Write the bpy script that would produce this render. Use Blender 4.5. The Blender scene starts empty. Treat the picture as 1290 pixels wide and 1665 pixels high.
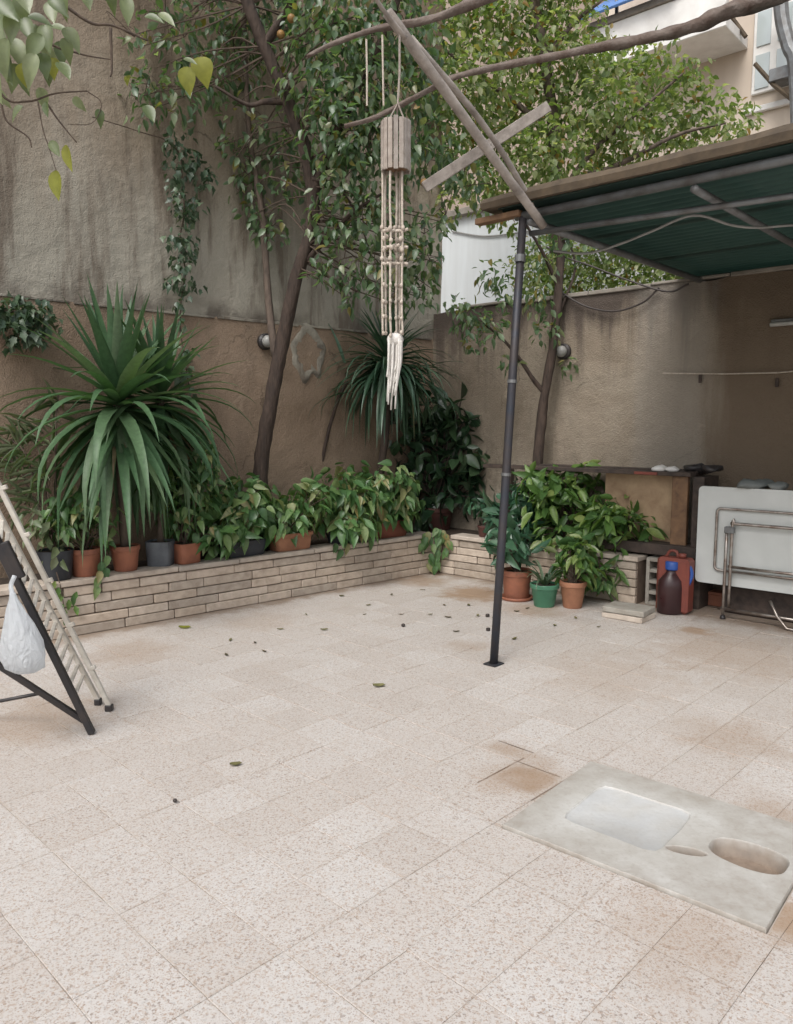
import bpy, math, random
import numpy as np
from mathutils import Vector, Matrix, noise as mnoise
random.seed(7); rng = np.random.default_rng(7)
S = bpy.context.scene
COL = S.collection
R = math.radians

# ------------------------------------------------------------------ camera, sky, sun, exposure
EYE = Vector((0, 0, 1.5)); FPX = 1250.0; CX, CY, HORIZON = 645.0, 832.5, 690.0
PITCH = math.atan((CY - HORIZON) / FPX)
cam_d = bpy.data.cameras.new('camera'); cam = bpy.data.objects.new('camera', cam_d); COL.objects.link(cam)
cam.location = EYE; cam.rotation_euler = (math.pi / 2 - PITCH, 0, 0)
cam_d.sensor_fit = 'VERTICAL'; cam_d.sensor_height = 36; cam_d.sensor_width = 36
cam_d.lens = FPX / 1665 * 36; cam_d.clip_end = 500; cam_d.clip_start = 0.05
S.camera = cam
SUN_EL, SUN_AZ = R(53), R(205)          # azimuth clockwise from +Y
world = bpy.data.worlds.new('World'); S.world = world; world.use_nodes = True
wn = world.node_tree; wn.nodes.clear()
sky = wn.nodes.new('ShaderNodeTexSky'); sky.sky_type = 'NISHITA'; sky.sun_disc = False
sky.sun_elevation = SUN_EL; sky.sun_rotation = SUN_AZ; sky.air_density = 1.0; sky.dust_density = 4.0; sky.ozone_density = 1.0
hsv = wn.nodes.new('ShaderNodeHueSaturation'); hsv.inputs['Saturation'].default_value = 0.38   # overcast: grey cloud light
bg = wn.nodes.new('ShaderNodeBackground'); bg.inputs[1].default_value = 0.12
wo = wn.nodes.new('ShaderNodeOutputWorld')
wn.links.new(sky.outputs[0], hsv.inputs['Color']); wn.links.new(hsv.outputs[0], bg.inputs[0]); wn.links.new(bg.outputs[0], wo.inputs[0])
sun_d = bpy.data.lights.new('sun', 'SUN'); sun_d.energy = 0.85; sun_d.angle = R(28); sun_d.color = (1, 0.975, 0.94)
sun = bpy.data.objects.new('sun', sun_d); COL.objects.link(sun)
sv = Vector((math.sin(SUN_AZ) * math.cos(SUN_EL), math.cos(SUN_AZ) * math.cos(SUN_EL), math.sin(SUN_EL)))
sun.rotation_euler = sv.to_track_quat('Z', 'Y').to_euler(); sun.location = sv * 30
S.view_settings.view_transform = 'Standard'; S.view_settings.look = 'None'
S.view_settings.exposure = 0.90; S.view_settings.gamma = 1.0; S.view_settings.use_curve_mapping = False
S.cycles.max_bounces = 8; S.cycles.diffuse_bounces = 4; S.cycles.transparent_max_bounces = 8
try: S.cycles.use_denoising = True
except Exception: pass

# ------------------------------------------------------------------ measuring helpers (photo pixel -> point in the yard)
cp, sp = math.cos(PITCH), math.sin(PITCH)
def ray(x, y):
    a = (x - CX) / FPX; b = -(y - CY) / FPX
    return Vector((a, cp + b * sp, -sp + b * cp))
def G(x, y, z=0.0):
    d = ray(x, y); return EYE + d * ((z - EYE.z) / d.z)
def D(x, y, Y):
    d = ray(x, y); return EYE + d * (Y / d.y)
def PL(x, y, P, n):
    d = ray(x, y); return EYE + d * ((P - EYE).dot(n) / d.dot(n))

# yard axes: u runs away along the left wall, w comes nearer along the right wall
def direc(a): return Vector((math.sin(R(a)), math.cos(R(a)), 0))
UP = Vector((0, 0, 1))
u = direc(48.2); nL = Vector((-u.y, u.x, 0))
w = direc(132.0); nR = Vector((-w.y, w.x, 0))
C0 = G(708, 930)                                   # inner corner of the planter
DEP = 0.6                                          # planter depth
def LW(s, off, z): return C0 + u * s + nL * off + UP * z
def RW(t, off, z): return C0 + w * t + nR * off + UP * z
def meet(o1, o2):                                  # point with left offset o1 and right offset o2
    k = nL.dot(nR); b = (o2 - o1 * k) / (1 - k * k); a = o1 - b * k
    return C0 + nL * a + nR * b
tu = direc(44.2); tw = direc(134.2); TS = 0.25; GAP = 0.0011   # tile axes, size and joint

# ------------------------------------------------------------------ materials
def nodes_of(name):
    m = bpy.data.materials.new(name); m.use_nodes = True
    nt = m.node_tree; nt.nodes.clear()
    out = nt.nodes.new('ShaderNodeOutputMaterial'); b = nt.nodes.new('ShaderNodeBsdfPrincipled')
    nt.links.new(b.outputs[0], out.inputs[0])
    return m, nt, b, out
def N(nt, t, **kw):
    n = nt.nodes.new(t)
    for k, v in kw.items(): setattr(n, k, v)
    return n
def vec_pos(nt, scale=(1, 1, 1)):
    g = N(nt, 'ShaderNodeNewGeometry'); m = N(nt, 'ShaderNodeMapping'); m.inputs['Scale'].default_value = scale
    nt.links.new(g.outputs['Position'], m.inputs['Vector']); return m.outputs[0]
def noise(nt, v, scale, detail=4, rough=0.55, dist=0.0):
    n = N(nt, 'ShaderNodeTexNoise'); n.inputs['Scale'].default_value = scale; n.inputs['Detail'].default_value = detail
    n.inputs['Roughness'].default_value = rough; n.inputs['Distortion'].default_value = dist
    nt.links.new(v, n.inputs['Vector']); return n.outputs['Fac']
def ramp(nt, f, stops, interp='LINEAR'):
    r = N(nt, 'ShaderNodeValToRGB'); cr = r.color_ramp; cr.interpolation = interp
    while len(cr.elements) < len(stops): cr.elements.new(0.5)
    for e, (p, c) in zip(cr.elements, stops):
        e.position = p; e.color = (c, c, c, 1) if isinstance(c, (int, float)) else (*c, 1)
    nt.links.new(f, r.inputs[0]); return r.outputs[0]
def mix(nt, f, a, b, mode='MIX'):
    m = N(nt, 'ShaderNodeMix', data_type='RGBA', blend_type=mode)
    if isinstance(f, (int, float)): m.inputs[0].default_value = f
    else: nt.links.new(f, m.inputs[0])
    for i, c in ((6, a), (7, b)):
        if isinstance(c, tuple): m.inputs[i].default_value = (*c, 1)
        else: nt.links.new(c, m.inputs[i])
    return m.outputs[2]
def math_(nt, op, a, b=None, c=None):
    m = N(nt, 'ShaderNodeMath', operation=op)
    for i, x in enumerate((a, b, c)):
        if x is None: continue
        if isinstance(x, (int, float)): m.inputs[i].default_value = x
        else: nt.links.new(x, m.inputs[i])
    return m.outputs[0]
def bump(nt, b, h, strength, dist):
    bp = N(nt, 'ShaderNodeBump'); bp.inputs['Strength'].default_value = strength; bp.inputs['Distance'].default_value = dist
    nt.links.new(h, bp.inputs['Height']); nt.links.new(bp.outputs[0], b.inputs['Normal'])
def setin(b, **kw):
    for k, v in kw.items():
        k = k.replace('_', ' ')
        if k in b.inputs: b.inputs[k].default_value = v
def simple(name, c1, c2=None, scale=8, rough=0.6, bmp=0.15, bscale=60, metal=0.0, stretch=(1, 1, 1), spec=0.4, bd=0.004, tint=0.0):
    m, nt, b, out = nodes_of(name)
    v = vec_pos(nt, stretch); c2 = c2 or tuple(x * 0.65 for x in c1)
    f = noise(nt, v, scale, 6, 0.6, 0.3)
    col = ramp(nt, f, [(0.3, c2), (0.65, c1)])
    if tint:
        oi = N(nt, 'ShaderNodeObjectInfo')
        col = mix(nt, 1.0, col, ramp(nt, oi.outputs['Random'], [(0, (1 - tint,) * 3), (0.5, (1, 1 - tint * .15, 1 - tint * .3)), (1, (1 + tint * .3,) * 3)]), 'MULTIPLY')
    nt.links.new(col, b.inputs['Base Color'])
    b.inputs['Metallic'].default_value = metal; setin(b, Specular_IOR_Level=spec)
    rr = noise(nt, v, scale * 2.3, 3); mr = N(nt, 'ShaderNodeMapRange'); mr.inputs[3].default_value = rough * 0.8; mr.inputs[4].default_value = min(1, rough * 1.2)
    nt.links.new(rr, mr.inputs[0]); nt.links.new(mr.outputs[0], b.inputs['Roughness'])
    if bmp: bump(nt, b, noise(nt, v, bscale, 4), bmp, bd)
    return m
def leaf_mat(name, stops, rough=0.42, trans=0.25, spec=0.5, yellow=0.0):
    m, nt, b, out = nodes_of(name)
    g = N(nt, 'ShaderNodeNewGeometry'); oi = N(nt, 'ShaderNodeObjectInfo')
    r = math_(nt, 'FRACT', math_(nt, 'ADD', g.outputs['Random Per Island'], oi.outputs['Random']))
    col = ramp(nt, r, stops)
    n = noise(nt, vec_pos(nt), 30, 2)
    col = mix(nt, 1.0, col, ramp(nt, n, [(0.25, 0.75), (0.75, 1.15)]), 'MULTIPLY')
    nt.links.new(col, b.inputs['Base Color']); b.inputs['Roughness'].default_value = rough; setin(b, Specular_IOR_Level=spec)
    t = N(nt, 'ShaderNodeBsdfTranslucent'); nt.links.new(mix(nt, 1.0, col, (1.3, 1.5, 0.6), 'MULTIPLY'), t.inputs[0])
    ms = N(nt, 'ShaderNodeMixShader'); ms.inputs[0].default_value = trans
    nt.links.new(b.outputs[0], ms.inputs[1]); nt.links.new(t.outputs[0], ms.inputs[2]); nt.links.new(ms.outputs[0], out.inputs[0])
    return m

def tile_material(name='terrazzo tile'):
    m, nt, b, out = nodes_of(name)
    g = N(nt, 'ShaderNodeNewGeometry'); oi = N(nt, 'ShaderNodeObjectInfo'); v = vec_pos(nt)
    rnd = math_(nt, 'FRACT', math_(nt, 'ADD', g.outputs['Random Per Island'], oi.outputs['Random']))
    base = ramp(nt, rnd, [(0.0, (0.47, 0.446, 0.422)), (0.4, (0.49, 0.469, 0.447)), (0.75, (0.50, 0.482, 0.463)), (1.0, (0.518, 0.505, 0.489))])
    def chips(scale, stops):
        vo = N(nt, 'ShaderNodeTexVoronoi'); vo.inputs['Scale'].default_value = scale; nt.links.new(v, vo.inputs['Vector'])
        sx = N(nt, 'ShaderNodeSeparateColor'); nt.links.new(vo.outputs['Color'], sx.inputs[0])
        return ramp(nt, sx.outputs[0], stops, 'CONSTANT'), vo.outputs['Distance']
    c1, d1 = chips(150, [(0, (0.50, 0.42, 0.37)), (0.035, (0.74, 0.60, 0.50)), (0.12, (0.88, 0.78, 0.70)), (0.24, (1.0, 0.98, 0.96)), (0.85, (1.06, 1.05, 1.04)), (0.96, (0.80, 0.79, 0.78))])
    c2, d2 = chips(300, [(0, (0.62, 0.53, 0.48)), (0.09, (0.86, 0.79, 0.73)), (0.25, (1.0, 1.0, 1.0)), (0.8, (1.05, 1.05, 1.05))])
    col = mix(nt, 0.7, base, c1, 'MULTIPLY'); col = mix(nt, 0.8, col, c2, 'MULTIPLY')
    # general foot-worn dirt, browner patches
    n1 = noise(nt, v, 1.1, 6, 0.62, 0.4)
    col = mix(nt, ramp(nt, n1, [(0.46, 0.0), (0.78, 0.42)]), col, (0.40, 0.358, 0.32))
    n1b = noise(nt, v, 4.3, 5, 0.6, 0.6)
    col = mix(nt, ramp(nt, n1b, [(0.5, 0.0), (0.78, 0.3)]), col, (0.43, 0.375, 0.33))
    # dirt worked into the tile edges, uneven from joint to joint
    def along(ax):
        vm = N(nt, 'ShaderNodeVectorMath', operation='DOT_PRODUCT'); nt.links.new(g.outputs['Position'], vm.inputs[0]); vm.inputs[1].default_value = ax
        return vm.outputs['Value']
    da, db = along(tu), along(tw); oc = G(842, 1238)
    def edge(d, ax): return math_(nt, 'ABSOLUTE', math_(nt, 'SUBTRACT', math_(nt, 'FRACT', math_(nt, 'ADD', math_(nt, 'DIVIDE', math_(nt, 'SUBTRACT', d, oc.dot(ax)), TS), 0.5)), 0.5))
    e_ = math_(nt, 'MINIMUM', edge(da, tu), edge(db, tw)); n5 = noise(nt, v, 5.5, 5, 0.65)
    mr = N(nt, 'ShaderNodeMapRange'); mr.inputs[1].default_value = 0.045; mr.inputs[2].default_value = 0.004; nt.links.new(math_(nt, 'SUBTRACT', e_, math_(nt, 'MULTIPLY', math_(nt, 'SUBTRACT', noise(nt, v, 40, 3), 0.5), 0.03)), mr.inputs[0])
    col = mix(nt, math_(nt, 'MULTIPLY', mr.outputs[0], ramp(nt, n5, [(0.38, 0.04), (0.66, 0.36)])), col, (0.34, 0.265, 0.205))
    def boxstain(col, ctr, ha, hb, amt, c, soft=0.03):
        da2 = math_(nt, 'ABSOLUTE', math_(nt, 'SUBTRACT', da, ctr.dot(tu))); db2 = math_(nt, 'ABSOLUTE', math_(nt, 'SUBTRACT', db, ctr.dot(tw))); fs_ = []
        for dd_, h_ in ((da2, ha), (db2, hb)):
            mr = N(nt, 'ShaderNodeMapRange'); mr.interpolation_type = 'SMOOTHSTEP'; mr.inputs[1].default_value = h_ + soft; mr.inputs[2].default_value = h_ - soft; nt.links.new(dd_, mr.inputs[0]); fs_.append(mr.outputs[0])
        f = math_(nt, 'MULTIPLY', math_(nt, 'MULTIPLY', fs_[0], fs_[1]), math_(nt, 'MULTIPLY', ramp(nt, noise(nt, v, 6, 4), [(0.3, 0.35), (0.62, 1.0)]), amt))
        return mix(nt, f, col, c)
    col = boxstain(col, oc - tu * .11 + tw * .12, .105, .11, .7, (0.25, 0.165, 0.10), .035)
    col = boxstain(col, oc + tu * .07 - tw * .04, .06, .18, .6, (0.28, 0.19, 0.12), .05)
    for c_, a_, b_ in ((oc - tu * .12, .17, .004), (oc - tu * .10 + tw * .25, .16, .004), (oc + tw * .10, .004, .12), (oc + tu * .125 - tw * .1, .004, .1)): col = boxstain(col, c_, a_, b_, .95, (0.07, 0.045, 0.03), .004)
    for ax, kk in ((nL, 'l'), (nR, 'r')):          # brown dirt along the planter foot, doubling as its painted contact shadow
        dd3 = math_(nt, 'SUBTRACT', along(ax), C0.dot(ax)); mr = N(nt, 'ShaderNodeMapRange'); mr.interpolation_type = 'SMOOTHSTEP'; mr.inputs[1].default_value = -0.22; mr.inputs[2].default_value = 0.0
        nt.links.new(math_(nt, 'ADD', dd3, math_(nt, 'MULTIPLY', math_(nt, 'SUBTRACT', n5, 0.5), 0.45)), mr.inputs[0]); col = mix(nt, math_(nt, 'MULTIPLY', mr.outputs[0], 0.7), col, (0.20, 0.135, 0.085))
    # named stains
    n2 = noise(nt, v, 7, 4, 0.6)
    def stain(col, p, r, c, amt, axis=1.0):
        vm = N(nt, 'ShaderNodeVectorMath', operation='DISTANCE'); nt.links.new(g.outputs['Position'], vm.inputs[0]); vm.inputs[1].default_value = p
        f = math_(nt, 'ADD', vm.outputs['Value'], math_(nt, 'MULTIPLY', math_(nt, 'SUBTRACT', n2, 0.5), r * 1.5))
        mr = N(nt, 'ShaderNodeMapRange'); mr.interpolation_type = 'SMOOTHSTEP'
        mr.inputs[1].default_value = r; mr.inputs[2].default_value = r * 0.25; mr.inputs[3].default_value = 0; mr.inputs[4].default_value = amt
        nt.links.new(f, mr.inputs[0]); return mix(nt, mr.outputs[0], col, c)
    for (x, y, r, a) in ((835, 1270, 0.25, 0.3), (880, 1262, 0.16, 0.3), (1190, 1200, 0.35, 0.35), (1250, 1330, 0.22, 0.35),
                         (1130, 1025, 0.16, 0.7), (770, 965, 0.45, 0.85), (690, 945, 0.35, 0.6), (870, 992, 0.35, 0.5), (1290, 1500, 0.16, 0.75), (1100, 1520, 0.3, 0.3), (760, 1050, 0.2, 0.35),
                         (1000, 1100, 0.6, 0.22), (1200, 1060, 0.8, 0.35), (60, 1170, 0.5, 0.4), (220, 1060, 0.4, 0.35), (420, 1010, 0.4, 0.25)):
        col = stain(col, G(x, y), r, (0.29, 0.19, 0.115), a)
    nt.links.new(col, b.inputs['Base Color'])
    b.inputs['Roughness'].default_value = 0.55; setin(b, Specular_IOR_Level=0.3)
    bump(nt, b, noise(nt, v, 120, 3), 0.12, 0.002)
    return m

def wall_material(name, body, dark, light, kind):
    m, nt, b, out = nodes_of(name); v = vec_pos(nt); vs = vec_pos(nt, (1, 1, 0.14))
    n1 = noise(nt, v, 1.3, 7, 0.62, 0.5); n2 = noise(nt, vs, 3.2, 6, 0.62, 0.4); n3 = noise(nt, v, 9, 5, 0.6)
    col = ramp(nt, n1, [(0.3, dark), (0.5, body), (0.72, light)])
    col = mix(nt, ramp(nt, n2, [(0.52, 0.0), (0.72, 0.6)]), col, tuple(c * 0.55 for c in body))
    col = mix(nt, ramp(nt, n3, [(0.5, 0), (0.8, 0.3)]), col, tuple(c * 0.7 for c in dark))
    g = N(nt, 'ShaderNodeNewGeometry'); sx = N(nt, 'ShaderNodeSeparateXYZ'); nt.links.new(g.outputs['Position'], sx.inputs[0])
    def zband(z0, z1, wob=0.6):
        zz = math_(nt, 'ADD', sx.outputs[2], math_(nt, 'MULTIPLY', math_(nt, 'SUBTRACT', n2, 0.5), wob * 2))
        mr = N(nt, 'ShaderNodeMapRange'); mr.interpolation_type = 'SMOOTHSTEP'; mr.inputs[1].default_value = z0; mr.inputs[2].default_value = z1
        nt.links.new(zz, mr.inputs[0]); return mr.outputs[0]
    vo = N(nt, 'ShaderNodeTexVoronoi'); vo.feature = 'DISTANCE_TO_EDGE'; vo.inputs['Scale'].default_value = 0.9
    vd = N(nt, 'ShaderNodeVectorMath', operation='ADD'); nn_ = N(nt, 'ShaderNodeTexNoise'); nn_.inputs['Scale'].default_value = 2.5; nn_.inputs['Detail'].default_value = 6
    nt.links.new(v, nn_.inputs['Vector']); nt.links.new(v, vd.inputs[0]); sc_ = N(nt, 'ShaderNodeVectorMath', operation='SCALE'); sc_.inputs[3].default_value = 0.7; nt.links.new(nn_.outputs['Color'], sc_.inputs[0]); nt.links.new(sc_.outputs[0], vd.inputs[1]); nt.links.new(vd.outputs[0], vo.inputs['Vector'])
    crack = math_(nt, 'MULTIPLY', ramp(nt, vo.outputs['Distance'], [(0.003, 1.0), (0.009, 0.0)]), ramp(nt, noise(nt, v, 1.9, 3), [(0.5, 0), (0.62, 0.7)]))
    col = mix(nt, crack, col, tuple(c * 0.3 for c in body))
    # flaked patches and grit
    col = mix(nt, ramp(nt, noise(nt, v, 3.3, 8, 0.7, 0.8), [(0.60, 0), (0.64, 0.45)]), col, tuple(min(1, c * 1.18) for c in light))
    col = mix(nt, ramp(nt, noise(nt, v, 55, 5, 0.75), [(0.52, 0), (0.7, 0.4)]), col, tuple(c * 0.5 for c in dark))
    if kind == 'upper':      # old grey cement low down, browner and streaked higher up, soot under the top
        col = mix(nt, math_(nt, 'MULTIPLY', zband(4.1, 2.8, 0.9), 0.75), col, (0.32, 0.308, 0.26))
        col = mix(nt, math_(nt, 'MULTIPLY', zband(4.0, 5.4, 0.8), 0.6), col, (0.19, 0.136, 0.09))
        col = mix(nt, ramp(nt, noise(nt, vs, 5, 5, 0.65), [(0.5, 0), (0.63, 0.7)]), col, (0.11, 0.083, 0.062))
        col = mix(nt, math_(nt, 'MULTIPLY', zband(2.62, 2.44, 0.12), ramp(nt, noise(nt, v, 3, 4), [(0.45, 0), (0.6, 0.8)])), col, (0.10, 0.085, 0.07))
    if kind == 'lower':
        col = mix(nt, ramp(nt, noise(nt, v, 160, 2), [(0.4, 0), (0.62, 0.28)]), col, tuple(c * 1.35 for c in light))
        col = mix(nt, math_(nt, 'MULTIPLY', zband(0.75, 0.45, 0.15), 0.4), col, tuple(c * 0.55 for c in dark))
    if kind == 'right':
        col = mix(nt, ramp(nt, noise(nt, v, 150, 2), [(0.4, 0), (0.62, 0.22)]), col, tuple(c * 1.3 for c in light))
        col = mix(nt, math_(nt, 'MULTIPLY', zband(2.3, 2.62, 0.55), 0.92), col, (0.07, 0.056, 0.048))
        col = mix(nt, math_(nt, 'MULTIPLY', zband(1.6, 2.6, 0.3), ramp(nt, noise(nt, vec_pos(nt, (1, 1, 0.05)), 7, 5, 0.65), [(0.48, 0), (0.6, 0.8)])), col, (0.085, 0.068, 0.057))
        # brown half beyond the seam in the render, canopy shade painted into it
        vm = N(nt, 'ShaderNodeVectorMath', operation='DOT_PRODUCT'); nt.links.new(g.outputs['Position'], vm.inputs[0]); vm.inputs[1].default_value = w
        t0 = RW(2.45, 0, 0).dot(w)
        d = math_(nt, 'ADD', math_(nt, 'SUBTRACT', vm.outputs['Value'], t0), math_(nt, 'MULTIPLY', math_(nt, 'SUBTRACT', noise(nt, vs, 6, 4), 0.5), 0.5))
        mr = N(nt, 'ShaderNodeMapRange'); mr.interpolation_type = 'SMOOTHSTEP'; mr.inputs[1].default_value = -0.08; mr.inputs[2].default_value = 0.16
        nt.links.new(d, mr.inputs[0]); col = mix(nt, math_(nt, 'MULTIPLY', mr.outputs[0], 0.85), col, (0.15, 0.113, 0.08))
        # greyer patch of fresh cement
        mr2 = N(nt, 'ShaderNodeMapRange'); mr2.interpolation_type = 'SMOOTHSTEP'; mr2.inputs[1].default_value = 0.45; mr2.inputs[2].default_value = 0.2
        nt.links.new(math_(nt, 'ABSOLUTE', math_(nt, 'ADD', d, 0.32)), mr2.inputs[0]); col = mix(nt, math_(nt, 'MULTIPLY', mr2.outputs[0], 0.55), col, (0.27, 0.245, 0.21))
    nt.links.new(col, b.inputs['Base Color']); b.inputs['Roughness'].default_value = 0.92; setin(b, Specular_IOR_Level=0.2)
    h = math_(nt, 'ADD', math_(nt, 'MULTIPLY', noise(nt, v, 90, 4), 0.5 if kind != 'upper' else 0.25), noise(nt, v, 7, 5))
    bump(nt, b, h, 0.8, 0.03)
    return m

M = {}
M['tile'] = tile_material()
M['grout'] = simple('grout', (0.44, 0.39, 0.345), (0.30, 0.25, 0.205), 5, 0.9)
M['ground'] = simple('packed earth', (0.28, 0.23, 0.18), (0.18, 0.14, 0.11), 2, 0.95)
M['wall_lower'] = wall_material('stippled render', (0.248, 0.183, 0.13), (0.18, 0.128, 0.088), (0.295, 0.226, 0.167), 'lower')
M['wall_upper'] = wall_material('old cement', (0.252, 0.205, 0.153), (0.182, 0.138, 0.096), (0.31, 0.268, 0.21), 'upper')
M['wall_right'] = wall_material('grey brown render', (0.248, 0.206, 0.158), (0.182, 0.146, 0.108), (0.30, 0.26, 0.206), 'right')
M['cement'] = simple('cement', (0.27, 0.245, 0.21), (0.17, 0.15, 0.125), 6, 0.9, 0.4, 40, bd=0.01)
M['brick'] = simple('sawn stone', (0.52, 0.445, 0.37), (0.37, 0.305, 0.245), 14, 0.85, 0.5, 70, tint=0.22, bd=0.006)
M['coping'] = simple('stone coping', (0.52, 0.46, 0.395), (0.36, 0.305, 0.255), 9, 0.85, 0.4, 60, tint=0.2)
M['mortar'] = simple('dark mortar', (0.22, 0.165, 0.125), (0.14, 0.10, 0.078), 9, 0.95, 0.5)
M['soil'] = simple('soil', (0.06, 0.043, 0.03), (0.03, 0.022, 0.016), 30, 0.98, 0.8, 90, bd=0.02)
M['white_wall'] = simple('whitewash', (0.60, 0.635, 0.645), (0.50, 0.52, 0.52), 1.2, 0.8, 0.2, 30, stretch=(3, 3, 0.4))
M['cream_wall'] = simple('cream render', (0.60, 0.52, 0.43), (0.48, 0.40, 0.33), 0.9, 0.85, 0.2, 20, stretch=(2, 2, 0.4))
M['tan_wall'] = simple('tan render', (0.36, 0.29, 0.235), (0.27, 0.21, 0.17), 1.2, 0.9, 0.2, 20)
M['white_paint'] = simple('white paint', (0.75, 0.74, 0.71), (0.6, 0.58, 0.55), 3, 0.5, 0.05)
M['blue'] = simple('blue awning', (0.10, 0.22, 0.48), (0.07, 0.15, 0.36), 3, 0.6, 0.1)
M['bark'] = simple('bark', (0.068, 0.047, 0.036), (0.028, 0.02, 0.016), 22, 0.9, 0.9, 45, stretch=(1, 1, 0.25), bd=0.015)
M['bark2'] = simple('grey bark', (0.12, 0.09, 0.07), (0.05, 0.038, 0.03), 22, 0.9, 0.8, 50, stretch=(1, 1, 0.3), bd=0.012)
M['twig'] = simple('twig', (0.10, 0.072, 0.052), (0.05, 0.036, 0.028), 30, 0.85, 0.3)
M['dry_limb'] = simple('dry limb', (0.17, 0.14, 0.12), (0.085, 0.055, 0.042), 12, 0.85, 0.8, 50, bd=0.01)
M['old_wood'] = simple('weathered wood', (0.36, 0.32, 0.285), (0.17, 0.145, 0.125), 9, 0.8, 0.6, 60, stretch=(1, 1, 1), bd=0.006)
M['brown_wood'] = simple('brown wood', (0.20, 0.115, 0.06), (0.09, 0.05, 0.03), 12, 0.6, 0.4, 60)
M['edge_wood'] = simple('brown felt edge', (0.105, 0.078, 0.05), (0.05, 0.038, 0.027), 8, 0.9, 0.6, 40)
M['dark_wood'] = simple('dark wood', (0.07, 0.05, 0.04), (0.03, 0.023, 0.02), 14, 0.7, 0.4, 60)
M['ply'] = simple('stained plywood', (0.40, 0.29, 0.18), (0.22, 0.14, 0.085), 5, 0.75, 0.2, 60)
M['pole'] = simple('blue grey painted steel', (0.036, 0.041, 0.053), (0.055, 0.045, 0.042), 7, 0.5, 0.2, 60, metal=0.3)
M['frame'] = simple('grey frame steel', (0.20, 0.21, 0.215), (0.12, 0.115, 0.11), 8, 0.5, 0.2, 60, metal=0.5)
M['green_sheet'] = simple('green roof sheet', (0.06, 0.105, 0.094), (0.04, 0.072, 0.066), 3, 0.45, 0.1, 30)
nt = M['green_sheet'].node_tree; b = next(n_ for n_ in nt.nodes if n_.type == 'BSDF_PRINCIPLED'); out = next(n_ for n_ in nt.nodes if n_.type == 'OUTPUT_MATERIAL')
t_ = N(nt, 'ShaderNodeBsdfTranslucent'); t_.inputs[0].default_value = (0.20, 0.30, 0.262, 1); ms_ = N(nt, 'ShaderNodeMixShader'); ms_.inputs[0].default_value = 0.46
nt.links.new(b.outputs[0], ms_.inputs[1]); nt.links.new(t_.outputs[0], ms_.inputs[2]); nt.links.new(ms_.outputs[0], out.inputs[0])
M['black_steel'] = simple('black steel', (0.022, 0.022, 0.025), (0.04, 0.033, 0.03), 12, 0.4, 0.1, 80)
M['cream'] = simple('cream slat', (0.60, 0.565, 0.50), (0.45, 0.41, 0.35), 14, 0.55, 0.2, 60)
M['chrome'] = simple('worn chrome', (0.42, 0.39, 0.36), (0.20, 0.15, 0.12), 14, 0.35, 0.1, 60, metal=0.85)
M['table_top'] = simple('white laminate', (0.54, 0.56, 0.545), (0.46, 0.48, 0.465), 2.5, 0.45, 0.03, 30)
M['terracotta'] = simple('terracotta plastic', (0.30, 0.115, 0.065), (0.20, 0.078, 0.05), 9, 0.6, 0.15, 50)
M['orange_pot'] = simple('orange clay', (0.34, 0.16, 0.09), (0.23, 0.105, 0.062), 9, 0.7, 0.2, 50)
M['maroon_pot'] = simple('maroon clay', (0.10, 0.04, 0.032), (0.06, 0.028, 0.025), 9, 0.6, 0.2, 50)
M['rust_pot'] = simple('rust trough', (0.20, 0.065, 0.04), (0.13, 0.045, 0.03), 9, 0.6, 0.2, 50)
M['green_pot'] = simple('green plastic', (0.07, 0.205, 0.125), (0.05, 0.15, 0.09), 7, 0.45, 0.05, 50)
M['grey_pot'] = simple('grey tin', (0.12, 0.135, 0.15), (0.075, 0.08, 0.09), 9, 0.5, 0.1, 50)
M['dark_pot'] = simple('dark pot', (0.035, 0.04, 0.048), (0.02, 0.022, 0.026), 9, 0.5, 0.1, 50)
M['concrete'] = simple('grey concrete', (0.36, 0.34, 0.30), (0.24, 0.215, 0.18), 10, 0.9, 0.4, 80, bd=0.006)
M['red_can'] = simple('red plastic', (0.21, 0.055, 0.038), (0.14, 0.042, 0.032), 6, 0.5, 0.05, 50)
M['jug'] = simple('dark maroon plastic', (0.045, 0.018, 0.018), (0.03, 0.014, 0.015), 6, 0.3, 0.05, 50)
M['blue_plastic'] = simple('blue plastic', (0.03, 0.09, 0.34), (0.025, 0.07, 0.26), 6, 0.4, 0.05, 50)
M['rope'] = simple('macrame cord', (0.52, 0.46, 0.39), (0.36, 0.30, 0.245), 40, 0.9, 0.5, 200)
M['white_rope'] = simple('white tassel', (0.66, 0.64, 0.60), (0.5, 0.47, 0.43), 40, 0.9, 0.5, 200)
M['slat'] = simple('grey bamboo', (0.36, 0.325, 0.29), (0.23, 0.195, 0.17), 20, 0.7, 0.3, 80, tint=0.25)
M['cable'] = simple('pale cable', (0.30, 0.30, 0.29), (0.2, 0.2, 0.19), 10, 0.6, 0)
M['wire'] = simple('dark cable', (0.05, 0.04, 0.036), None, 10, 0.6, 0)
m, nt, b, out = nodes_of('worn pale stone'); M['pan'] = m
v_ = vec_pos(nt); col_ = ramp(nt, noise(nt, v_, 4.5, 6, 0.62, 0.4), [(0.3, (0.40, 0.385, 0.35)), (0.65, (0.515, 0.51, 0.485))])
col_ = mix(nt, ramp(nt, noise(nt, v_, 60, 3), [(0.5, 0), (0.75, 0.35)]), col_, (0.30, 0.265, 0.225))
def attr_(nm): a = N(nt, 'ShaderNodeAttribute'); a.attribute_name = nm; return a.outputs['Fac']
col_ = mix(nt, math_(nt, 'MULTIPLY', attr_('glaze'), ramp(nt, noise(nt, v_, 9, 4), [(0.3, 0.25), (0.65, 0.8)])), col_, (0.44, 0.462, 0.48))
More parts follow.
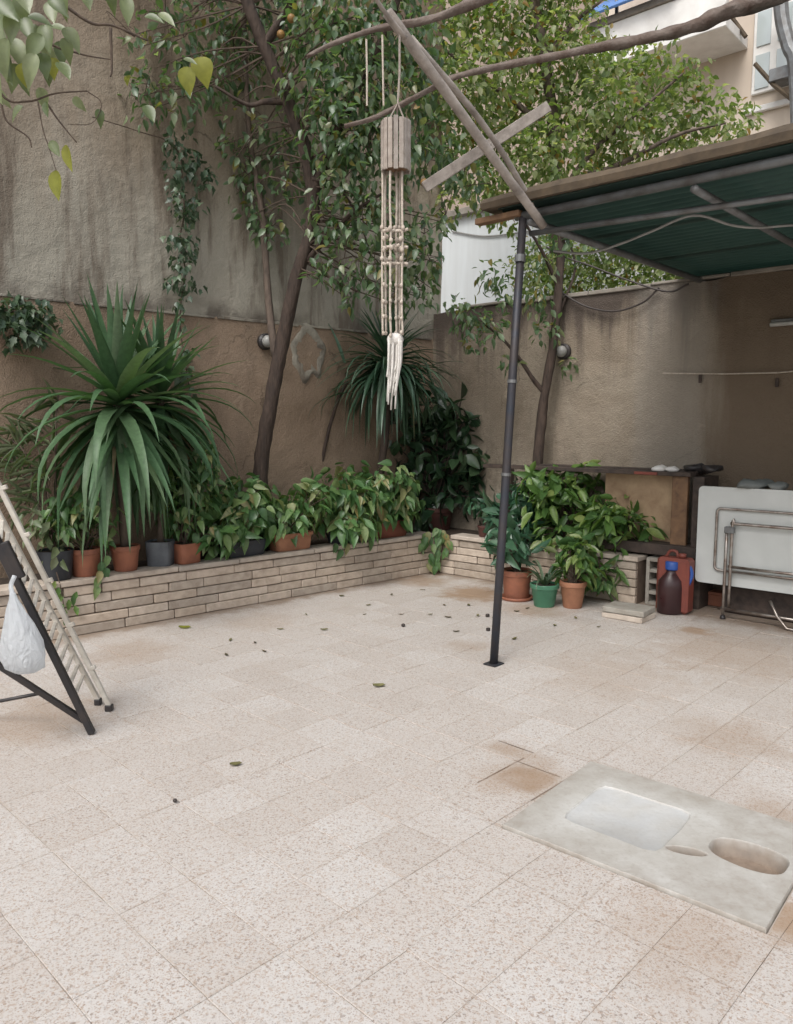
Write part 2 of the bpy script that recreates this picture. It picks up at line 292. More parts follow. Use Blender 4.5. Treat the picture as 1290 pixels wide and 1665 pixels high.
col_ = mix(nt, math_(nt, 'MULTIPLY', attr_('grime'), ramp(nt, noise(nt, v_, 14, 4), [(0.3, 0.3), (0.65, 0.9)])), col_, (0.22, 0.18, 0.14))
col_ = mix(nt, attr_('silt'), col_, ramp(nt, noise(nt, v_, 26, 5), [(0.3, (0.17, 0.13, 0.10)), (0.7, (0.25, 0.195, 0.15))]))
nt.links.new(col_, b.inputs['Base Color']); b.inputs['Roughness'].default_value = 0.55; setin(b, Specular_IOR_Level=0.35); bump(nt, b, noise(nt, v_, 45, 4), 0.35, 0.004)
M['lamp_glass'] = simple('frosted glass', (0.36, 0.36, 0.34), None, 4, 0.25, 0)
M['lamp_tube'] = simple('tube plastic', (0.62, 0.62, 0.60), None, 4, 0.4, 0)
M['grey_cloth'] = simple('grey plastic wrap', (0.17, 0.185, 0.18), (0.10, 0.11, 0.105), 6, 0.45, 0.4, 30)
M['fruit'] = simple('orange rind', (0.24, 0.13, 0.035), (0.17, 0.10, 0.035), 20, 0.5, 0.2, 200)

M['citrus'] = leaf_mat('citrus leaf', [(0, (0.062, 0.115, 0.058)), (0.45, (0.11, 0.178, 0.09)), (0.75, (0.175, 0.245, 0.14)), (0.9, (0.25, 0.285, 0.165)), (0.97, (0.20, 0.17, 0.05))], 0.34, 0.44, 0.7)
M['lit_leaf'] = leaf_mat('far leaf', [(0, (0.11, 0.165, 0.06)), (0.45, (0.185, 0.24, 0.095)), (0.75, (0.27, 0.31, 0.15)), (0.94, (0.36, 0.37, 0.22)), (0.98, (0.26, 0.16, 0.04))], 0.42, 0.5, 0.5)
M['vine'] = leaf_mat('vine leaf', [(0, (0.085, 0.12, 0.042)), (0.6, (0.15, 0.185, 0.08)), (1, (0.235, 0.265, 0.15))], 0.38, 0.3, 0.6)
M['yellow_leaf'] = leaf_mat('yellowing leaf', [(0, (0.20, 0.21, 0.035)), (1, (0.26, 0.26, 0.05))], 0.45, 0.35, 0.4)
M['pothos'] = leaf_mat('pothos leaf', [(0, (0.055, 0.125, 0.045)), (0.45, (0.095, 0.19, 0.065)), (0.75, (0.155, 0.25, 0.09)), (0.9, (0.22, 0.26, 0.12)), (0.97, (0.30, 0.29, 0.14)), (1, (0.24, 0.19, 0.07))], 0.36, 0.28, 0.55)
M['lime'] = leaf_mat('lime green leaf', [(0, (0.055, 0.12, 0.035)), (0.5, (0.095, 0.185, 0.045)), (0.85, (0.16, 0.245, 0.065)), (1, (0.23, 0.29, 0.095))], 0.38, 0.3, 0.5)
M['dark_leaf'] = leaf_mat('dark glossy leaf', [(0, (0.017, 0.042, 0.021)), (0.6, (0.035, 0.073, 0.034)), (0.9, (0.06, 0.11, 0.05)), (1, (0.09, 0.135, 0.08))], 0.28, 0.15, 0.7)
M['blue_leaf'] = leaf_mat('blue green leaf', [(0, (0.03, 0.08, 0.045)), (0.6, (0.05, 0.125, 0.07)), (1, (0.09, 0.175, 0.10))], 0.35, 0.2, 0.6)
M['ivy'] = leaf_mat('ivy leaf', [(0, (0.04, 0.075, 0.042)), (0.6, (0.07, 0.115, 0.065)), (1, (0.12, 0.165, 0.10))], 0.38, 0.2, 0.6)
M['yucca'] = leaf_mat('yucca leaf', [(0, (0.045, 0.10, 0.045)), (0.6, (0.07, 0.138, 0.064)), (1, (0.115, 0.175, 0.095))], 0.5, 0.2, 0.45)
M['withered'] = leaf_mat('withered leaf', [(0, (0.12, 0.085, 0.05)), (1, (0.21, 0.165, 0.10))], 0.7, 0.15, 0.3)
M['dracaena'] = leaf_mat('dracaena leaf', [(0, (0.032, 0.08, 0.045)), (0.6, (0.052, 0.11, 0.065)), (0.95, (0.09, 0.15, 0.10)), (1, (0.10, 0.10, 0.05))], 0.38, 0.15, 0.6)
M['bamboo_leaf'] = leaf_mat('thin leaf', [(0, (0.09, 0.13, 0.06)), (1, (0.17, 0.19, 0.11))], 0.45, 0.25, 0.5)
M['dead_leaf'] = leaf_mat('fallen leaf', [(0, (0.05, 0.04, 0.022)), (0.4, (0.11, 0.10, 0.04)), (0.7, (0.17, 0.16, 0.07)), (1, (0.10, 0.06, 0.03))], 0.6, 0.1, 0.3)
m, nt, b, out = nodes_of('thin white plastic'); M['bag'] = m
b.inputs['Base Color'].default_value = (0.74, 0.77, 0.79, 1); b.inputs['Roughness'].default_value = 0.35
t_ = N(nt, 'ShaderNodeBsdfTranslucent'); t_.inputs[0].default_value = (0.8, 0.82, 0.84, 1); ms_ = N(nt, 'ShaderNodeMixShader'); ms_.inputs[0].default_value = 0.6
nt.links.new(b.outputs[0], ms_.inputs[1]); nt.links.new(t_.outputs[0], ms_.inputs[2]); nt.links.new(ms_.outputs[0], out.inputs[0])
bump(nt, b, noise(nt, vec_pos(nt, (1, 1, 0.5)), 28, 3, 0.6, 1.5), 0.6, 0.03)
m, nt, b, out = nodes_of('window glass'); M['glass'] = m
b.inputs['Base Color'].default_value = (0.42, 0.47, 0.47, 1); b.inputs['Roughness'].default_value = 0.08; setin(b, Specular_IOR_Level=0.8)

# ------------------------------------------------------------------ object helpers
class MB:
    def __init__(s): s.v = []; s.f = []
    def add(s, vs, fs):
        o = len(s.v); s.v += [tuple(p) for p in vs]; s.f += [tuple(i + o for i in q) for q in fs]; return s
    def box(s, c, ax, ay, az, hx, hy, hz, ch=0.0):       # centre, three axes, half sizes, chamfer
        c = Vector(c)
        if ch <= 0:
            vs = [c + ax * (hx * i) + ay * (hy * j) + az * (hz * k) for k in (-1, 1) for j in (-1, 1) for i in (-1, 1)]
            return s.add(vs, [(0, 2, 3, 1), (4, 5, 7, 6), (0, 1, 5, 4), (2, 6, 7, 3), (0, 4, 6, 2), (1, 3, 7, 5)])
        vs = []; ix = {}
        for k in (-1, 1):
            for j in (-1, 1):
                for i in (-1, 1):
                    for a in range(3):
                        h = [hx - ch, hy - ch, hz - ch]; h[a] += ch
                        ix[(i, j, k, a)] = len(vs); vs.append(c + ax * (h[0] * i) + ay * (h[1] * j) + az * (h[2] * k))
        fs = []
        for sgn in (-1, 1):
            fs.append([ix[(sgn, j, k, 0)] for j, k in ((-1, -1), (1, -1), (1, 1), (-1, 1))][::sgn])
            fs.append([ix[(i, sgn, k, 1)] for i, k in ((-1, -1), (-1, 1), (1, 1), (1, -1))][::sgn])
            fs.append([ix[(i, j, sgn, 2)] for i, j in ((-1, -1), (1, -1), (1, 1), (-1, 1))][::sgn])
        for p in (-1, 1):
            for q in (-1, 1):
                e = p * q
                fs.append([ix[(-1, p, q, 1)], ix[(1, p, q, 1)], ix[(1, p, q, 2)], ix[(-1, p, q, 2)]][::e])
                fs.append([ix[(p, -1, q, 2)], ix[(p, 1, q, 2)], ix[(p, 1, q, 0)], ix[(p, -1, q, 0)]][::e])
                fs.append([ix[(p, q, -1, 0)], ix[(p, q, 1, 0)], ix[(p, q, 1, 1)], ix[(p, q, -1, 1)]][::e])
                for r_ in (-1, 1): fs.append([ix[(p, q, r_, 0)], ix[(p, q, r_, 1)], ix[(p, q, r_, 2)]][::e * r_])
        return s.add(vs, fs)
    def tube(s, pts, rad, seg=8, cap=True, wob=0.0):
        pts = [Vector(p) for p in pts]; n = len(pts)
        rad = [rad] * n if isinstance(rad, (int, float)) else list(rad)
        vs = []; fs = []; prev = None
        for i, p in enumerate(pts):
            t = (pts[min(i + 1, n - 1)] - pts[max(i - 1, 0)]).normalized()
            if prev is None:
                a = t.cross(UP if abs(t.z) < 0.9 else Vector((1, 0, 0))).normalized()
            else: a = (prev - t * prev.dot(t)).normalized()
            prev = a; bb = t.cross(a)
            for k in range(seg):
                an = 2 * math.pi * k / seg; r = rad[i] * (1 + (wob * (mnoise.noise(p * 9 + Vector((k, 0, 0))))))
                vs.append(p + (a * math.cos(an) + bb * math.sin(an)) * r)
        for i in range(n - 1):
            for k in range(seg):
                fs.append((i * seg + k, i * seg + (k + 1) % seg, (i + 1) * seg + (k + 1) % seg, (i + 1) * seg + k))
        if cap: fs.append(tuple(range(seg))[::-1]); fs.append(tuple((n - 1) * seg + k for k in range(seg)))
        return s.add(vs, fs)
    def lathe(s, c, prof, seg=24, squash=(1, 1), rot=0.0, sq=0.0):   # prof: (radius, z); sq>0 makes it squarer
        c = Vector(c); vs = []; fs = []
        for (r, z) in prof:
            for k in range(seg):
                a = 2 * math.pi * k / seg; cx, cy = math.cos(a), math.sin(a)
                if sq: q = (abs(cx) ** (2 + sq * 6) + abs(cy) ** (2 + sq * 6)) ** (-1 / (2 + sq * 6)); cx *= q; cy *= q
                x, y = cx * r * squash[0], cy * r * squash[1]
                vs.append(c + Vector((x * math.cos(rot) - y * math.sin(rot), x * math.sin(rot) + y * math.cos(rot), z)))
        for i in range(len(prof) - 1):
            for k in range(seg): fs.append((i * seg + k, i * seg + (k + 1) % seg, (i + 1) * seg + (k + 1) % seg, (i + 1) * seg + k))
        fs.append(tuple(range(seg))[::-1]); fs.append(tuple((len(prof) - 1) * seg + k for k in range(seg)))
        return s.add(vs, fs)
    def ball(s, c, r, seg=12, rings=8, sc=(1, 1, 1)):
        prof = []; c = Vector(c); vs = []; fs = []
        for i in range(rings + 1):
            th = math.pi * i / rings
            for k in range(seg):
                a = 2 * math.pi * k / seg
                vs.append(c + Vector((math.sin(th) * math.cos(a) * r * sc[0], math.sin(th) * math.sin(a) * r * sc[1], -math.cos(th) * r * sc[2])))
        for i in range(rings):
            for k in range(seg): fs.append((i * seg + k, i * seg + (k + 1) % seg, (i + 1) * seg + (k + 1) % seg, (i + 1) * seg + k))
        return s.add(vs, fs)

def wloc(o):
    p = Vector(o.location)
    while o.parent: o = o.parent; p += Vector(o.location)
    return p
def mesh_of(name, mb, mat, off=Vector(), smooth=False):
    me = bpy.data.meshes.new(name)
    me.from_pydata([Vector(v) - off for v in mb.v], [], mb.f); me.materials.append(mat)
    if smooth: me.shade_smooth()
    me.update(); return me
def obj(name, mb, mat, parent=None, smooth=False, loc=None):
    base = wloc(parent) if parent else Vector()
    o_loc = Vector(loc) if loc is not None else base.copy()
    o = bpy.data.objects.new(name, mesh_of(name, mb, M[mat] if isinstance(mat, str) else mat, o_loc, smooth)); COL.objects.link(o)
    if parent: o.parent = parent; o.location = o_loc - base
    else: o.location = o_loc
    return o
def tag(o, label=None, cat=None, group=None, kind=None):
    if label: o['label'] = label
    if cat: o['category'] = cat
    if group: o['group'] = group
    if kind: o['kind'] = kind
    return o
def thing(name, loc, label, cat, group=None):
    o = bpy.data.objects.new(name, None); COL.objects.link(o); o.location = Vector(loc); o.empty_display_size = 0.05
    return tag(o, label, cat, group)
def spline(pts, k=6):
    pts = [Vector(p) for p in pts]; P = [pts[0] * 2 - pts[1]] + pts + [pts[-1] * 2 - pts[-2]]; out = []
    for i in range(1, len(P) - 2):
        for j in range(k):
            t = j / k; a, b_, c, d = P[i - 1], P[i], P[i + 1], P[i + 2]
            out.append(0.5 * ((2 * b_) + (c - a) * t + (2 * a - 5 * b_ + 4 * c - d) * t * t + (3 * b_ - a - 3 * c + d) * t ** 3))
    out.append(pts[-1]); return out
def lerp(a, b, n): return [a + (b - a) * i / (n - 1) for i in range(n)]
def smooth_by_angle(o, ang=40):
    me = o.data; me.shade_smooth()
    try: me.set_sharp_from_angle(angle=R(ang))
    except Exception: pass
    return o

# ------------------------------------------------------------------ foliage
def leaf_template(kind, bend):
    prof = {'ovate': [(0, 0.02), (0.28, 0.46), (0.6, 0.42), (1, 0)], 'vine': [(0, 0.06), (0.08, 0.28), (0.2, 0.44), (0.36, 0.5), (0.54, 0.45), (0.72, 0.3), (0.88, 0.12), (1, 0)], 'heart': [(-0.08, 0.2), (0.1, 0.46), (0.3, 0.5), (0.6, 0.34), (0.82, 0.14), (1, 0)],
            'broad': [(0, 0.05), (0.22, 0.42), (0.5, 0.5), (0.8, 0.28), (1, 0)], 'ivy': [(-0.1, 0.3), (0.2, 0.36), (0.35, 0.55), (0.55, 0.26), (1, 0)],
            'narrow': [(0, 0.1), (0.35, 0.5), (0.7, 0.35), (1, 0)]}[kind]
    vs = []; fs = []
    for i, (x, h) in enumerate(prof):
        z = -bend * x * x
        if h == 0: vs.append((x, 0, z))
        else: vs += [(x, -h, z + 0.10 * h * 2), (x, 0, z - 0.02), (x, h, z + 0.10 * h * 2)]
    n = len(prof)
    for i in range(n - 1):
        a = i * 3
        if prof[i + 1][1] == 0: fs += [(a, a + 3, a + 1), (a + 1, a + 3, a + 2)]
        else: fs += [(a, a + 3, a + 4, a + 1), (a + 1, a + 4, a + 5, a + 2)]
    return np.array(vs, float), fs
TEMPL = {k: [leaf_template(k, b_) for b_ in (0.05, 0.28, 0.5)] for k in ('ovate', 'vine', 'heart', 'broad', 'ivy', 'narrow')}
UNIT = {}
def unit_mesh(kind, i, mat):
    key = (kind, i, mat)
    if key not in UNIT:
        v, f = TEMPL[kind][i]; me = bpy.data.meshes.new(kind + '_leaf'); me.from_pydata(v.tolist(), [], f); me.materials.append(M[mat]); me.shade_smooth(); me.update(); UNIT[key] = me
    return UNIT[key]
def frame_of(d, n):
    d = d.normalized(); s_ = n.cross(d)
    if s_.length < 1e-4: s_ = Vector((1, 0, 0)).cross(d)
    s_.normalize(); return d, s_, d.cross(s_)
def foliage(root, leaves, mat, kind, n_ind, name='leaf', rest='foliage'):
    """leaves: (point, direction, normal, length, width). The n_ind that show largest become objects, the others one mesh."""
    base = wloc(root)
    leaves = sorted(leaves, key=lambda L: (L[0] - EYE).length / L[3])
    for (p, d, n, L, W) in leaves[:n_ind]:
        a, s_, c = frame_of(d, n)
        o = bpy.data.objects.new(name, unit_mesh(kind, random.randrange(3), mat)); COL.objects.link(o); o.parent = root
        mtx = Matrix(((a.x * L, s_.x * W, c.x * L, p.x - base.x), (a.y * L, s_.y * W, c.y * L, p.y - base.y), (a.z * L, s_.z * W, c.z * L, p.z - base.z), (0, 0, 0, 1)))
        o.matrix_basis = mtx
    left = leaves[n_ind:]
    if not left: return None
    V = []; F = []; off = 0
    for (p, d, n, L, W) in left:
        a, s_, c = frame_of(d, n); tv, tf = TEMPL[kind][random.randrange(3)]
        Mx = np.array([[a.x * L, a.y * L, a.z * L], [s_.x * W, s_.y * W, s_.z * W], [c.x * L, c.y * L, c.z * L]])
        V.append(tv @ Mx + np.array([p.x - base.x, p.y - base.y, p.z - base.z])); F += [tuple(i + off for i in q) for q in tf]; off += len(tv)
    me = bpy.data.meshes.new(rest); me.from_pydata(np.concatenate(V).tolist(), [], F); me.materials.append(M[mat]); me.shade_smooth(); me.update()
    o = bpy.data.objects.new(rest, me); COL.objects.link(o); o.parent = root; o['kind'] = 'stuff'; return o
def rv(): return Vector(rng.normal(size=3))
def clump(c, r, n, L, Wr=0.5, flat=1.0, down=0.55):
    out = []; c = Vector(c)
    for _ in range(n):
        d = rv().normalized(); q = d * (r * random.random() ** 0.45); q.z *= flat; p = c + q
        dr = (d * 0.6 + rv() * 0.5 + Vector((0, 0, -down))).normalized(); nn = (UP * 0.9 + d * 0.4 + rv() * 0.45)
        l = L * random.uniform(0.65, 1.2); out.append((p, dr, nn, l, l * Wr * random.uniform(0.85, 1.2)))
    return out
def twigs(mb, start, ends, r=0.006):
    for e in ends:
        mid = (start + e) / 2 + rv() * 0.06 + Vector((0, 0, 0.05)); mb.tube(spline([start, mid, e], 4), lerp(r, r * 0.35, 9), 5, cap=False)

def strap_leaf(root, p, az, el, L, W, droop, mat, name='leaf', fold=0.36, nseg=8, label=None):
    p = Vector(p); h = Vector((math.cos(az), math.sin(az), 0)); side = Vector((-math.sin(az), math.cos(az), 0)); vs = []; fs = []
    e = el; q = p.copy(); ds = L / nseg
    for i in range(nseg + 1):
        t = i / nseg; wd = W * (0.72 + 1.1 * t if t < 0.25 else (1 - ((t - 0.25) / 0.75) ** 1.3)) * 0.5
        nrm = h * (-math.sin(e)) + UP * math.cos(e)
        if i == nseg: vs.append(q.copy())
        else: vs += [q - side * wd + nrm * wd * fold, q.copy(), q + side * wd + nrm * wd * fold]
        q = q + (h * math.cos(e) + UP * math.sin(e)) * ds
        e -= droop * (0.25 + 1.5 * t) / nseg; e = max(e, -1.5)
    for i in range(nseg):
        a = i * 3
        if i == nseg - 1: fs += [(a, a + 1, a + 3), (a + 1, a + 2, a + 3)]
        else: fs += [(a, a + 1, a + 4, a + 3), (a + 1, a + 2, a + 5, a + 4)]
    return obj(name, MB().add(vs, fs), mat, root, smooth=True)

# ------------------------------------------------------------------ the setting: ground, floor, planter, walls
gd = obj('ground', MB().box((0, 5, -0.16), Vector((1, 0, 0)), Vector((0, 1, 0)), UP, 120, 120, 0.05), 'ground'); tag(gd, 'bare packed earth beyond the yard', kind='structure')
A_ = G(815, 1345); B_ = G(960, 1240); D_ = G(1245, 1525)              # corners of the sunken pan
pu = (B_ - A_).normalized(); pw = Vector((pu.y, -pu.x, 0)); PU, PW = (B_ - A_).length, 0.93
o0 = tu * G(842, 1238).dot(tu) + tw * G(842, 1238).dot(tw)
cells = []; near_pan = []
for i in range(-34, 36):
    for j in range(-40, 44):
        c = o0 + tu * ((i + 0.5) * TS) + tw * ((j + 0.5) * TS)
        if (c - C0).dot(nL) > 0.12 or (c - C0).dot(nR) > 0.68: continue
        if (c - C0).dot(nR) > 0.12 and (c - C0).dot(w) < 2.05: continue
        if c.y < -2.2 or abs(c.x) > 6.5: continue
        a, b2 = (c - A_).dot(pu), (c - A_).dot(pw)
        if -0.178 < a < PU + 0.178 and -0.178 < b2 < PW + 0.178:
            near_pan.append(c); continue
        cells.append(c)
XV, YV = Vector((1, 0, 0)), Vector((0, 1, 0))
def ring_base(z0, z1):                       # bedding sheet with a rectangular hole where the pan sits
    cen = A_ + pu * PU / 2 + pw * PW / 2; inn = [A_, A_ + pw * PW, A_ + pw * PW + pu * PU, A_ + pu * PU]
    outp = [cen + (p_ - cen).normalized() * 16 for p_ in inn]; vs = []; fs = []
    for z in (z0, z1):
        for p_ in inn + outp: vs.append(Vector((p_.x, p_.y, z)))
    for k in range(4):
        q = (k + 1) % 4; fs += [(8 + k, 8 + q, 12 + q, 12 + k), (k, 4 + k, 4 + q, q), (k, q, 8 + q, 8 + k), (4 + k, 12 + k, 12 + q, 4 + q)]
    return MB().add(vs, fs)
fl = obj('floor', ring_base(-0.057, -0.004), 'grout')
tag(fl, 'pale pink terrazzo tiled floor of the courtyard', kind='structure')
def in_frame(c):
    if c.y < 1.55: return False
    x = CX + c.x / (c.y * cp - (c.z - 1.5) * sp) * FPX
    return -60 < x < 1350
vis = sorted([c for c in cells if in_frame(c)], key=lambda c: c.length); ind = vis[:300]; ids = {id(c) for c in ind}
tmb = MB().box((0, 0, 0), tu, tw, UP, TS / 2 - GAP / 2, TS / 2 - GAP / 2, 0.012, 0.0016)
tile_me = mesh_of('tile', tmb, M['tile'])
def tile_z(): return -0.012 + random.uniform(-0.0012, 0.0012)
for c in ind:
    o = bpy.data.objects.new('tile', tile_me); COL.objects.link(o); o.parent = fl; o.location = (c.x, c.y, tile_z())
    o.rotation_euler = (random.gauss(0, 0.003), random.gauss(0, 0.003), random.gauss(0, 0.0035))
rb = MB()
for c in cells:
    if id(c) not in ids: rb.box((c.x, c.y, tile_z()), tu, tw, UP, TS / 2 - GAP / 2, TS / 2 - GAP / 2, 0.012, 0.0016)
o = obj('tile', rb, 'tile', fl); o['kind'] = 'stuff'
def clip(poly, n, d):                        # keep the side where p.n <= d
    out = []
    for k in range(len(poly)):
        p_, q_ = poly[k], poly[(k + 1) % len(poly)]; fp, fq = p_.dot(n) - d, q_.dot(n) - d
        if fp <= 0: out.append(p_)
        if fp * fq < 0: out.append(p_ + (q_ - p_) * (fp / (fp - fq)))
    return out
a0, b0 = A_.dot(pu), A_.dot(pw); eg = .005
for c in near_pan:
    hsz = TS / 2 - GAP / 2; sq = [c + tu * (hsz * i_) + tw * (hsz * j_) for i_, j_ in ((-1, -1), (1, -1), (1, 1), (-1, 1))]
    mid = clip(clip(sq, pu, a0 + PU), -pu, -a0)
    for pl_ in (clip(sq, pu, a0 - eg), clip(sq, -pu, -(a0 + PU + eg)), clip(mid, pw, b0 - eg) if len(mid) > 2 else [], clip(mid, -pw, -(b0 + PW + eg)) if len(mid) > 2 else []):
        if len(pl_) < 3: continue
        ar = abs(sum((pl_[k] - pl_[0]).cross(pl_[k + 1] - pl_[0]).z for k in range(1, len(pl_) - 1))) / 2
        if ar < 4e-4: continue
        n_ = len(pl_); zt_ = random.uniform(-.001, .001); cc2 = sum(pl_, Vector()) / n_
        if (pl_[1] - pl_[0]).cross(pl_[2] - pl_[1]).z < 0: pl_ = pl_[::-1]
        vs = [Vector((p_.x, p_.y, -.024)) for p_ in pl_] + [Vector((p_.x, p_.y, zt_)) for p_ in pl_]
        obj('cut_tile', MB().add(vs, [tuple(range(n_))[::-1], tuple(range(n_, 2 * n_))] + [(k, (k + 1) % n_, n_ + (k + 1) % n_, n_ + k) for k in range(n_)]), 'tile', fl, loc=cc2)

# planter: stone courses, coping, core and soil
S0, T1 = -6.0, 2.15; PH = 0.405; NC = 5; CH = 0.072
pln = thing('planter', C0, 'low L-shaped planter faced with long sawn stone courses around the yard corner', 'planter')
pcB = meet(0.035, 0.035); pcBack = meet(DEP, DEP)
def prism(poly, z0, z1):
    n = len(poly); m_ = MB(); vs = [Vector((p.x, p.y, z0)) for p in poly] + [Vector((p.x, p.y, z1)) for p in poly]
    fs = [tuple(range(n))[::-1], tuple(range(n, 2 * n))] + [(i, (i + 1) % n, (i + 1) % n + n, i + n) for i in range(n)]; return m_.add(vs, fs)
poly = [LW(S0, 0.035, 0), pcB, RW(T1, 0.035, 0), RW(T1, DEP - 0.004, 0), meet(DEP - 0.004, DEP - 0.004), LW(S0, DEP - 0.004, 0)]
obj('core', prism(poly, -0.005, 0.30), 'mortar', pln)
poly = [LW(S0, 0.19, 0), meet(0.19, 0.19), RW(T1 - 0.05, 0.19, 0), RW(T1 - 0.05, DEP - 0.006, 0), meet(DEP - 0.006, DEP - 0.006), LW(S0, DEP - 0.006, 0)]
obj('soil', prism(poly, 0.30, 0.375), 'soil', pln)
poly = [LW(S0, 0.035, 0), pcB, RW(T1, 0.035, 0), RW(T1, 0.185, 0), meet(0.185, 0.185), LW(S0, 0.185, 0)]
obj('rim', prism(poly, 0.301, 0.362), 'mortar', pln)
def course(along, off_n, org, s0, s1, z, h, mat, dep, lo, hi, name, gap=0.006, proud=0.0):
    s_ = s0 + random.uniform(-0.2, 0); 
    while s_ < s1 - 0.03:
        L = random.uniform(lo, hi); a, e = max(s_, s0), min(s_ + L, s1)
        if s1 - e < 0.08: e = s1
        if e - a > 0.03:
            pr = random.uniform(-0.006, 0.006) - proud
            c = org + along * ((a + e) / 2) + off_n * (dep / 2 + pr) + UP * (z + h / 2)
            o = obj(name, MB().box(c, along, off_n, UP, (e - a) / 2 - gap / 2, dep / 2, h / 2, 0.006), mat, pln, loc=c)
            o.rotation_euler = (random.gauss(0, 0.003), random.gauss(0, 0.003), random.gauss(0, 0.006))
        s_ += L if e != s1 else 10
for k in range(NC):
    z = 0.002 + k * CH; hh = CH - random.uniform(0.005, 0.011)
    course(u, nL, C0, S0, -0.004 if k % 2 else -0.004, z, hh, 'brick', 0.05, 0.26, 0.5, 'brick')
    course(w, nR, C0, 0.06 if True else 0, T1, z, hh, 'brick', 0.05, 0.26, 0.5, 'brick')
course(u, nL, C0, S0, -0.02, 0.364, 0.04, 'coping', 0.20, 0.45, 0.8, 'coping', 0.006, 0.014)
course(w, nR, C0, 0.20, T1 + 0.02, 0.364, 0.04, 'coping', 0.20, 0.45, 0.8, 'coping', 0.006, 0.014)
for k in range(NC):    # end face of the right run
    c = RW(T1 - 0.002, 0.07, 0.002 + k * CH + CH / 2)
PT = 0.406

# left boundary wall (tall) and right boundary wall
lw = thing('boundary_wall', LW(-3, DEP, 0), 'tall stained boundary wall behind the yuccas, grey cement above brown render', 'wall')
cor = meet(DEP, DEP); sC = (cor - C0).dot(u)
def wall_panel(name, org, along, out_n, s0, s1, z0, z1, th, mat, parent, nx, nz, amp, topwob=0.0):
    vs = []; fs = []
    for k in range(nz + 1):
        for i in range(nx + 1):
            s_ = s0 + (s1 - s0) * i / nx; z = z0 + (z1 - z0) * k / nz; p = org + along * s_ + UP * z
            if k == nz: p.z += topwob * mnoise.noise(Vector((s_ * 3.1, 7, 0)))
            vs.append(p - out_n * (amp * mnoise.noise(p * 1.7) + amp * 0.5 * mnoise.noise(p * 5)))
    nf = len(vs)
    for k in range(nz + 1):
        for i in range(nx + 1): q = vs[k * (nx + 1) + i]; vs.append(org + along * (s0 + (s1 - s0) * i / nx) + out_n * th + UP * q.z)
    W_ = nx + 1
    for k in range(nz):
        for i in range(nx):
            a = k * W_ + i; fs.append((a, a + 1, a + 1 + W_, a + W_)); fs.append((nf + a, nf + a + W_, nf + a + 1 + W_, nf + a + 1))
    for i in range(nx): a = nz * W_ + i; fs.append((a, a + 1, nf + a + 1, nf + a)); fs.append((i, nf + i, nf + i + 1, i + 1))
    for k in range(nz):
        a = k * W_; fs.append((a, a + W_, nf + a + W_, nf + a)); a += nx; fs.append((a, nf + a, nf + a + W_, a + W_))
    return obj(name, MB().add(vs, fs), mat, parent, smooth=False)
wl = wall_panel('lower_render', C0 + nL * DEP, u, nL, -9, sC + 0.16, 0, 2.425, 0.3, 'wall_lower', lw, 120, 30, 0.012); smooth_by_angle(wl)
wu = wall_panel('upper_render', C0 + nL * (DEP + 0.035), u, nL, -9, sC + 0.163, 2.427, 6.6, 0.26, 'wall_upper', lw, 120, 50, 0.016, 0.05); smooth_by_angle(wu)
lg = MB(); s_ = -9
while s_ < sC - 0.05:
    L = random.uniform(0.5, 1.3); e = min(s_ + L, sC - 0.01)
    lg.box(LW((s_ + e) / 2, DEP + 0.010 + random.uniform(-0.006, 0.006), 2.426 + random.uniform(-0.008, 0.005)), u, nL, UP, (e - s_) / 2 - random.uniform(0, .03), 0.024, random.uniform(0.006, 0.013), 0.003); s_ += L
obj('ledge', lg, 'wall_upper', lw)['kind'] = 'stuff'
# scraped oval of bare plaster
pp = PL(502, 572, C0 + nL * DEP, nL); ov = MB(); vs = []; fs = []; nseg = 40
for ring, (ro, ri) in enumerate(((1.0, 0.62),)):
    for k in range(nseg):
        an = 2 * math.pi * k / nseg
        for rr, off in ((ro, -0.001), (0.86, 0.020), (ri * (1 + 0.5 * mnoise.noise(Vector((k * .6, 1, 0)))), -0.001)):
            rr *= 1 + 0.34 * mnoise.noise(Vector((math.cos(an) * 2, math.sin(an) * 2, ring)))
            vs.append(pp + u * (math.cos(an) * 0.20 * rr) + UP * (math.sin(an) * 0.26 * rr) - nL * (0.002 + off))
    for k in range(nseg):
        for j in range(2): a = k * 3 + j; b2 = ((k + 1) % nseg) * 3 + j; fs.append((a, b2, b2 + 1, a + 1))
o = obj('plaster_ring', ov.add(vs, fs), 'wall_upper', lw, smooth=True)

rw = thing('boundary_wall', RW(2, DEP, 0), 'lower grey brown boundary wall running behind the folded table and canopy', 'wall')
tC = (cor - C0).dot(w)
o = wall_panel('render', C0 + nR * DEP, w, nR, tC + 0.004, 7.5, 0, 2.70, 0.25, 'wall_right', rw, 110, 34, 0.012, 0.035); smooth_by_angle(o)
tp = MB(); s_ = tC + 0.32
while s_ < 7.4:
    L = random.uniform(0.35, 0.8); tp.box(RW(s_ + L / 2, DEP + 0.12, 2.715 + random.uniform(-0.012, 0.014)), w, nR, UP, L / 2 - 0.004, 0.142, random.uniform(0.012, 0.022), 0.006); s_ += L
obj('top_course', tp, 'cement', rw)

